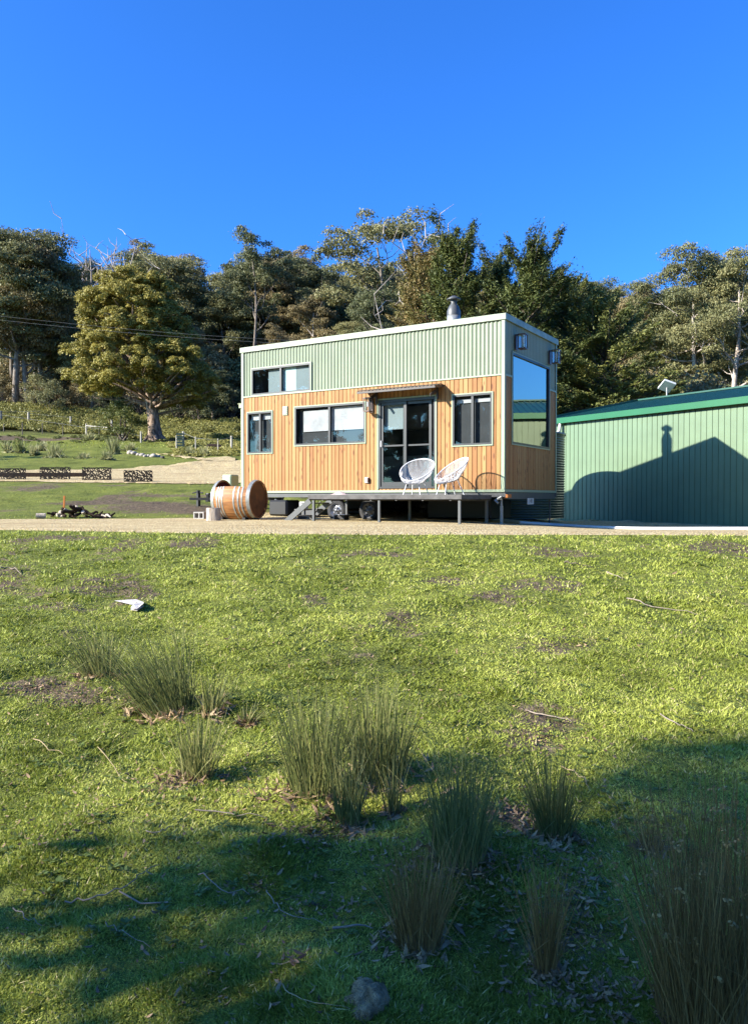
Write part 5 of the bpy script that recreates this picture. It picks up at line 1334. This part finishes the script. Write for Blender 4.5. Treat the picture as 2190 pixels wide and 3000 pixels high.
# bleached bark slab on the lawn
x, y, z = gp(296, 1345)
t = empty('bark_slab', (x, y, z+.02), 0, 'bleached white bark slab lying on the left part of the lawn', 'bark')
m = MB(); m.add([(-.05,.10,.0),(.04,.14,.02),(.09,-.02,.03),(.075,-.16,.0),(.01,-.13,.0),(-.01,.02,.02)], [(0,1,2,3,4,5)]); m.add([(-.05,.10,-.015),(.04,.14,.0),(.09,-.02,.0),(.075,-.16,-.015),(.01,-.13,-.015),(-.01,.02,.0)], [(5,4,3,2,1,0)]); 
m.add([(-.24,.22,.02),(-.05,.23,.03),(.04,.14,.02),(-.05,.10,.0)], [(0,3,2,1)]); m.build('slab', M['barkw'], t)

def flakes(name, spots, m_, size, asp, seed, label, cat):
    r = np.random.RandomState(seed); P = []; Sz = []
    for vx, vy, n, sx_, sy_ in spots:
        for _ in range(n):
            a, b = vx+r.normal()*sx_, vy+r.normal()*sy_
            if b < 1215 or b > 2300: continue
            P.append((a, b))
    P = np.array(P); d = np.stack([(P[:, 0]*1.32567-1095)/F, np.cos(PITCH)-(P[:, 1]*1.32567-1500)/F*np.sin(PITCH), -math.sin(PITCH)-(P[:, 1]*1.32567-1500)/F*np.cos(PITCH)], 1)
    t_ = 1.5/np.maximum(-d[:, 2], .01)
    for _ in range(30): t_ = (T(d[:, 0]*t_, d[:, 1]*t_)-EYE)/d[:, 2]*.5+t_*.5
    X_ = d[:, 0]*t_; Y_ = d[:, 1]*t_; ok = Y_ < 11; X_, Y_ = X_[ok], Y_[ok]; n = len(X_)
    C = np.stack([X_, Y_, T(X_, Y_)+r.uniform(.004, .022, n)], 1)
    nrm = unit(np.array([0,0,1])+r.normal(size=(n,3))*.35); t = unit(np.cross(nrm, r.normal(size=(n,3)))); b = np.cross(nrm, t)
    s = (size*r.uniform(.5,1.6,n)*np.maximum(1, Y_/4.5))[:, None]; al = s*asp*r.uniform(.6,1.3,n)[:, None]
    cur = nrm*s*.25
    V = np.stack([C-t*al*.5+cur, C-t*al*.15+b*s*.5, C+t*al*.2+b*s*.45, C+t*al*.5+cur, C+t*al*.2-b*s*.45-cur, C-t*al*.15-b*s*.5-cur], 1).reshape(-1, 3)
    i0 = np.arange(n)*6; Fq = np.concatenate([np.stack([i0,i0+1,i0+4,i0+5],1)[:, [0,1,2,3]], np.stack([i0+1,i0+2,i0+4,i0+4],1)[:0], np.stack([i0+1,i0+2,i0+3,i0+4],1)])
    o = np_obj(name, V, Fq, M[m_], tint=np.repeat(r.rand(n), 6)); return tag(o, label, cat, kind='stuff')
sp = [(70,1518,90,40,10),(170,1532,120,60,14),(260,1545,50,50,14),(380,1728,170,40,16),(640,1752,90,40,18),(700,1850,140,55,18),(560,1760,60,60,30),(1130,1800,160,60,16),(1020,1925,60,50,24),(1290,1945,150,30,34),
      (1150,2010,120,90,50),(1260,2060,160,90,40),(1240,2180,180,80,30),(1330,2220,120,60,20),(1480,1960,90,80,40),(720,2010,70,60,20),(560,1970,60,50,18),(650,2130,30,20,10),(200,1800,60,110,25),(120,1850,60,90,25),
      (900,1890,90,60,30),(760,1700,60,40,20),(1230,1640,60,60,16),(820,1500,420,460,160),(820,1900,560,500,200),(1300,1400,260,260,120),(300,1700,260,260,120),(620,2200,40,200,30),(1180,1900,70,60,30)]
flakes('leaf_litter', sp, 'litter', .0064, 3.2, 400, 'dead gum leaves and bark scraps scattered over the grass', 'leaf litter')

# ------------------------------------------------------------------ grass
def grass(name, seed, N_, ymin, ymax, m_, hscale, wscale, label, vmin, vmax, far=False):
    r = np.random.RandomState(seed)
    vx = r.uniform(-420, 2080, N_); vy = r.uniform(vmin, vmax, N_)
    d = np.stack([(vx*1.32567-1095)/F, np.cos(PITCH)-(vy*1.32567-1500)/F*np.sin(PITCH), -math.sin(PITCH)-(vy*1.32567-1500)/F*np.cos(PITCH)], 1)
    t_ = 1.5/np.maximum(-d[:, 2], .01)
    for _ in range(40): t_ = (T(d[:, 0]*t_, d[:, 1]*t_)-EYE)/d[:, 2]*.5+t_*.5
    X_ = d[:, 0]*t_; Y_ = d[:, 1]*t_
    ed = np.interp(X_, [-34,-6.2,-2,0,5.3,18], [17.5,12.75,11.35,11.05,11.05,11.3])
    p = np.clip(1.15-bare(X_, Y_)*1.25, .04, 1)*(1-.35*(fbm(X_*4, Y_*4, 2, 55) < .42))
    if far:
        ylo = np.interp(vx, [-60,350,430,480,560], [1065,1069,1071,1070,1068]); yhi = np.interp(vx, [-60,0,250,330,400,452,560], [1041,1040,1037.5,1031,1024,1018,1015])
        ff = np.interp(X_, [-34,-8.8,-4,-2.5], [22.5,18.2,18.9,20.5]); ed = np.full(N_, 99.); p = np.clip(p*1.2, 0, 1)*((vy < yhi-.5) | (vy > ylo+.6))*(Y_ > ff+.1)
    ok = (Y_ > ymin) & (Y_ < ymax) & (t_ > 0) & (r.rand(N_) < p) & (Y_ < ed+r.normal(size=N_)*.06); X_, Y_ = X_[ok], Y_[ok]; n = len(X_)
    C = np.stack([X_, Y_, T(X_, Y_)-.004], 1); a = r.rand(n)*6.28
    lump = .35+1.3*fbm(X_*7, Y_*7, 2, 66)**1.3
    h = hscale*(.009+.0020*Y_)*r.uniform(.5, 1.4, n)*lump; w_ = wscale*(.0016+.00078*Y_)*r.uniform(.7, 1.3, n)
    s = np.stack([np.cos(a), np.sin(a), 0*a], 1)*w_[:, None]
    ln = np.stack([r.normal(size=n)*.8, r.normal(size=n)*.8, np.ones(n)], 1)*h[:, None]
    V = np.stack([C-s, C+s, C+ln], 1).reshape(-1, 3)
    tn = np.clip(.5+1.5*(fbm(X_*2.6, Y_*2.6, 4, 61)-.5)+.7*(fbm(X_*11, Y_*9, 2, 62)-.5)+r.uniform(-.3,.32,n), 0, 1)
    o = np_obj(name, V, np.arange(n*3).reshape(-1, 3), M[m_], tint=np.repeat(tn, 3)); tag(o, label, 'grass', kind='stuff')
grass('grass', 500, 740000, .5, 12.5, 'grass', 1., 1., 'short green grass and moss covering the foreground lawn', 1165, 2330)
grass('grass', 501, 36000, .5, 12.5, 'grassl', 1.3, .8, 'dry straw coloured blades mixed into the lawn', 1165, 2330)

# ------------------------------------------------------------------ trees beyond the left edge and behind the viewer (they shade the foreground)
def off_tree(ms, x, y, s, label, rz=0.): plant_tree('gum_tree', ms, x, y, s, rz, label, 'gum tree')

grass('grass', 502, 84000, 17.5, 64, 'grass', .9, .8, 'rough pasture grass on the bank and the far lawn at the left', 985, 1150, far=True)
def weeds(seed, n):
    r = np.random.RandomState(seed); vx = r.uniform(-30, 1690, n*3); vy = 1190+(r.rand(n*3)**1.3)*900
    P = [gp(a, b)[:2] for a, b in zip(vx[:n], vy[:n])]; P = np.array(P); P = P[P[:, 1] < 10.8]; k = 13; m = len(P)*k
    idx = np.repeat(np.arange(len(P)), k); a = r.rand(m)*6.28; sz = np.repeat(r.uniform(.006, .017, len(P))*np.maximum(1, P[:, 1]/5), k)
    c = np.concatenate([P[idx], (T(P[:, 0], P[:, 1])[idx]+.012)[:, None]], 1); d = np.stack([np.cos(a), np.sin(a), r.uniform(-.1,.5,m)], 1); b = np.stack([-np.sin(a), np.cos(a), 0*a], 1)
    s1 = sz[:, None]*r.uniform(.7,1.3,(m,1)); V = np.stack([c+d*s1*.2, c+d*s1*.9+b*s1*.35, c+d*s1*1.6, c+d*s1*.9-b*s1*.35], 1).reshape(-1, 3)
    o = np_obj('lawn_weeds', V, np.arange(m*4).reshape(-1, 4), M['weed'], tint=np.repeat(r.rand(m), 4)); tag(o, 'flat rosettes of darker broad leaved weeds in the lawn', 'weeds', kind='stuff')
M['weed'] = leaf_mat('weed_leaves', (.07,.10,.022), (.14,.19,.045), (.26,.29,.09))
weeds(700, 900)

OFF = 'gums beyond the edges of the photo'
def off_tree(ms, x, y, s_, rz=0., sz=None): plant_tree('gum_tree', ms, x, y, s_, rz, 'gum standing outside the photo whose shade falls over the lawn', 'gum tree', OFF, sz=sz)
def offp(a, p): return a*.949-p*.315, a*.315+p*.949
SHD = gum_meshes(44, 18, 5.6, 9, 62, .30, .40, cr=.80, open_=.9); SHE = gum_meshes(45, 18, 5.0, 9, 70, .30, .36, cr=.85, open_=.9)
x, y = offp(-23, -2.0); off_tree(SHD, x, y, 1.0, .4)
x, y = offp(-17.5, -2.9); off_tree(SHE, x, y, .85, 1.9)
x, y = offp(-6.9, .9); plant_tree('shade_shrub', BUSH[1][0], x, y, .80, 0, 'bushy shrub out of view, added to shade the lower left lawn', 'shrub')  # unseen shrub added only to darken the lower left lawn
x, y = offp(-5.6, -.4); plant_tree('shade_shrub', BUSH[0][0], x, y, .5, 2, 'small shrub out of view, added to shade the bottom left lawn', 'shrub')  # second unseen shrub, added for more shade at the bottom left
x, y = offp(-20.5, -4.0); off_tree(SHD, x, y, .95, 5.2)
x, y = offp(-28, -5.0); off_tree(SHD, x, y, 1.0, 2.6)
off_tree(OPEN[0][0], -34.5, 39.5, .42, .3)
r = np.random.RandomState(600)
for k in range(46):
    a = math.radians(165+k*4.3+r.normal()*1.5); d_ = r.uniform(62, 88)
    x, y = d_*math.cos(a), d_*math.sin(a)
    if x > -10 and y > -30: continue
    if y > 12: continue
    off_tree(GV[k % 5][0], x, y, r.uniform(.95, 1.2), r.rand()*6)
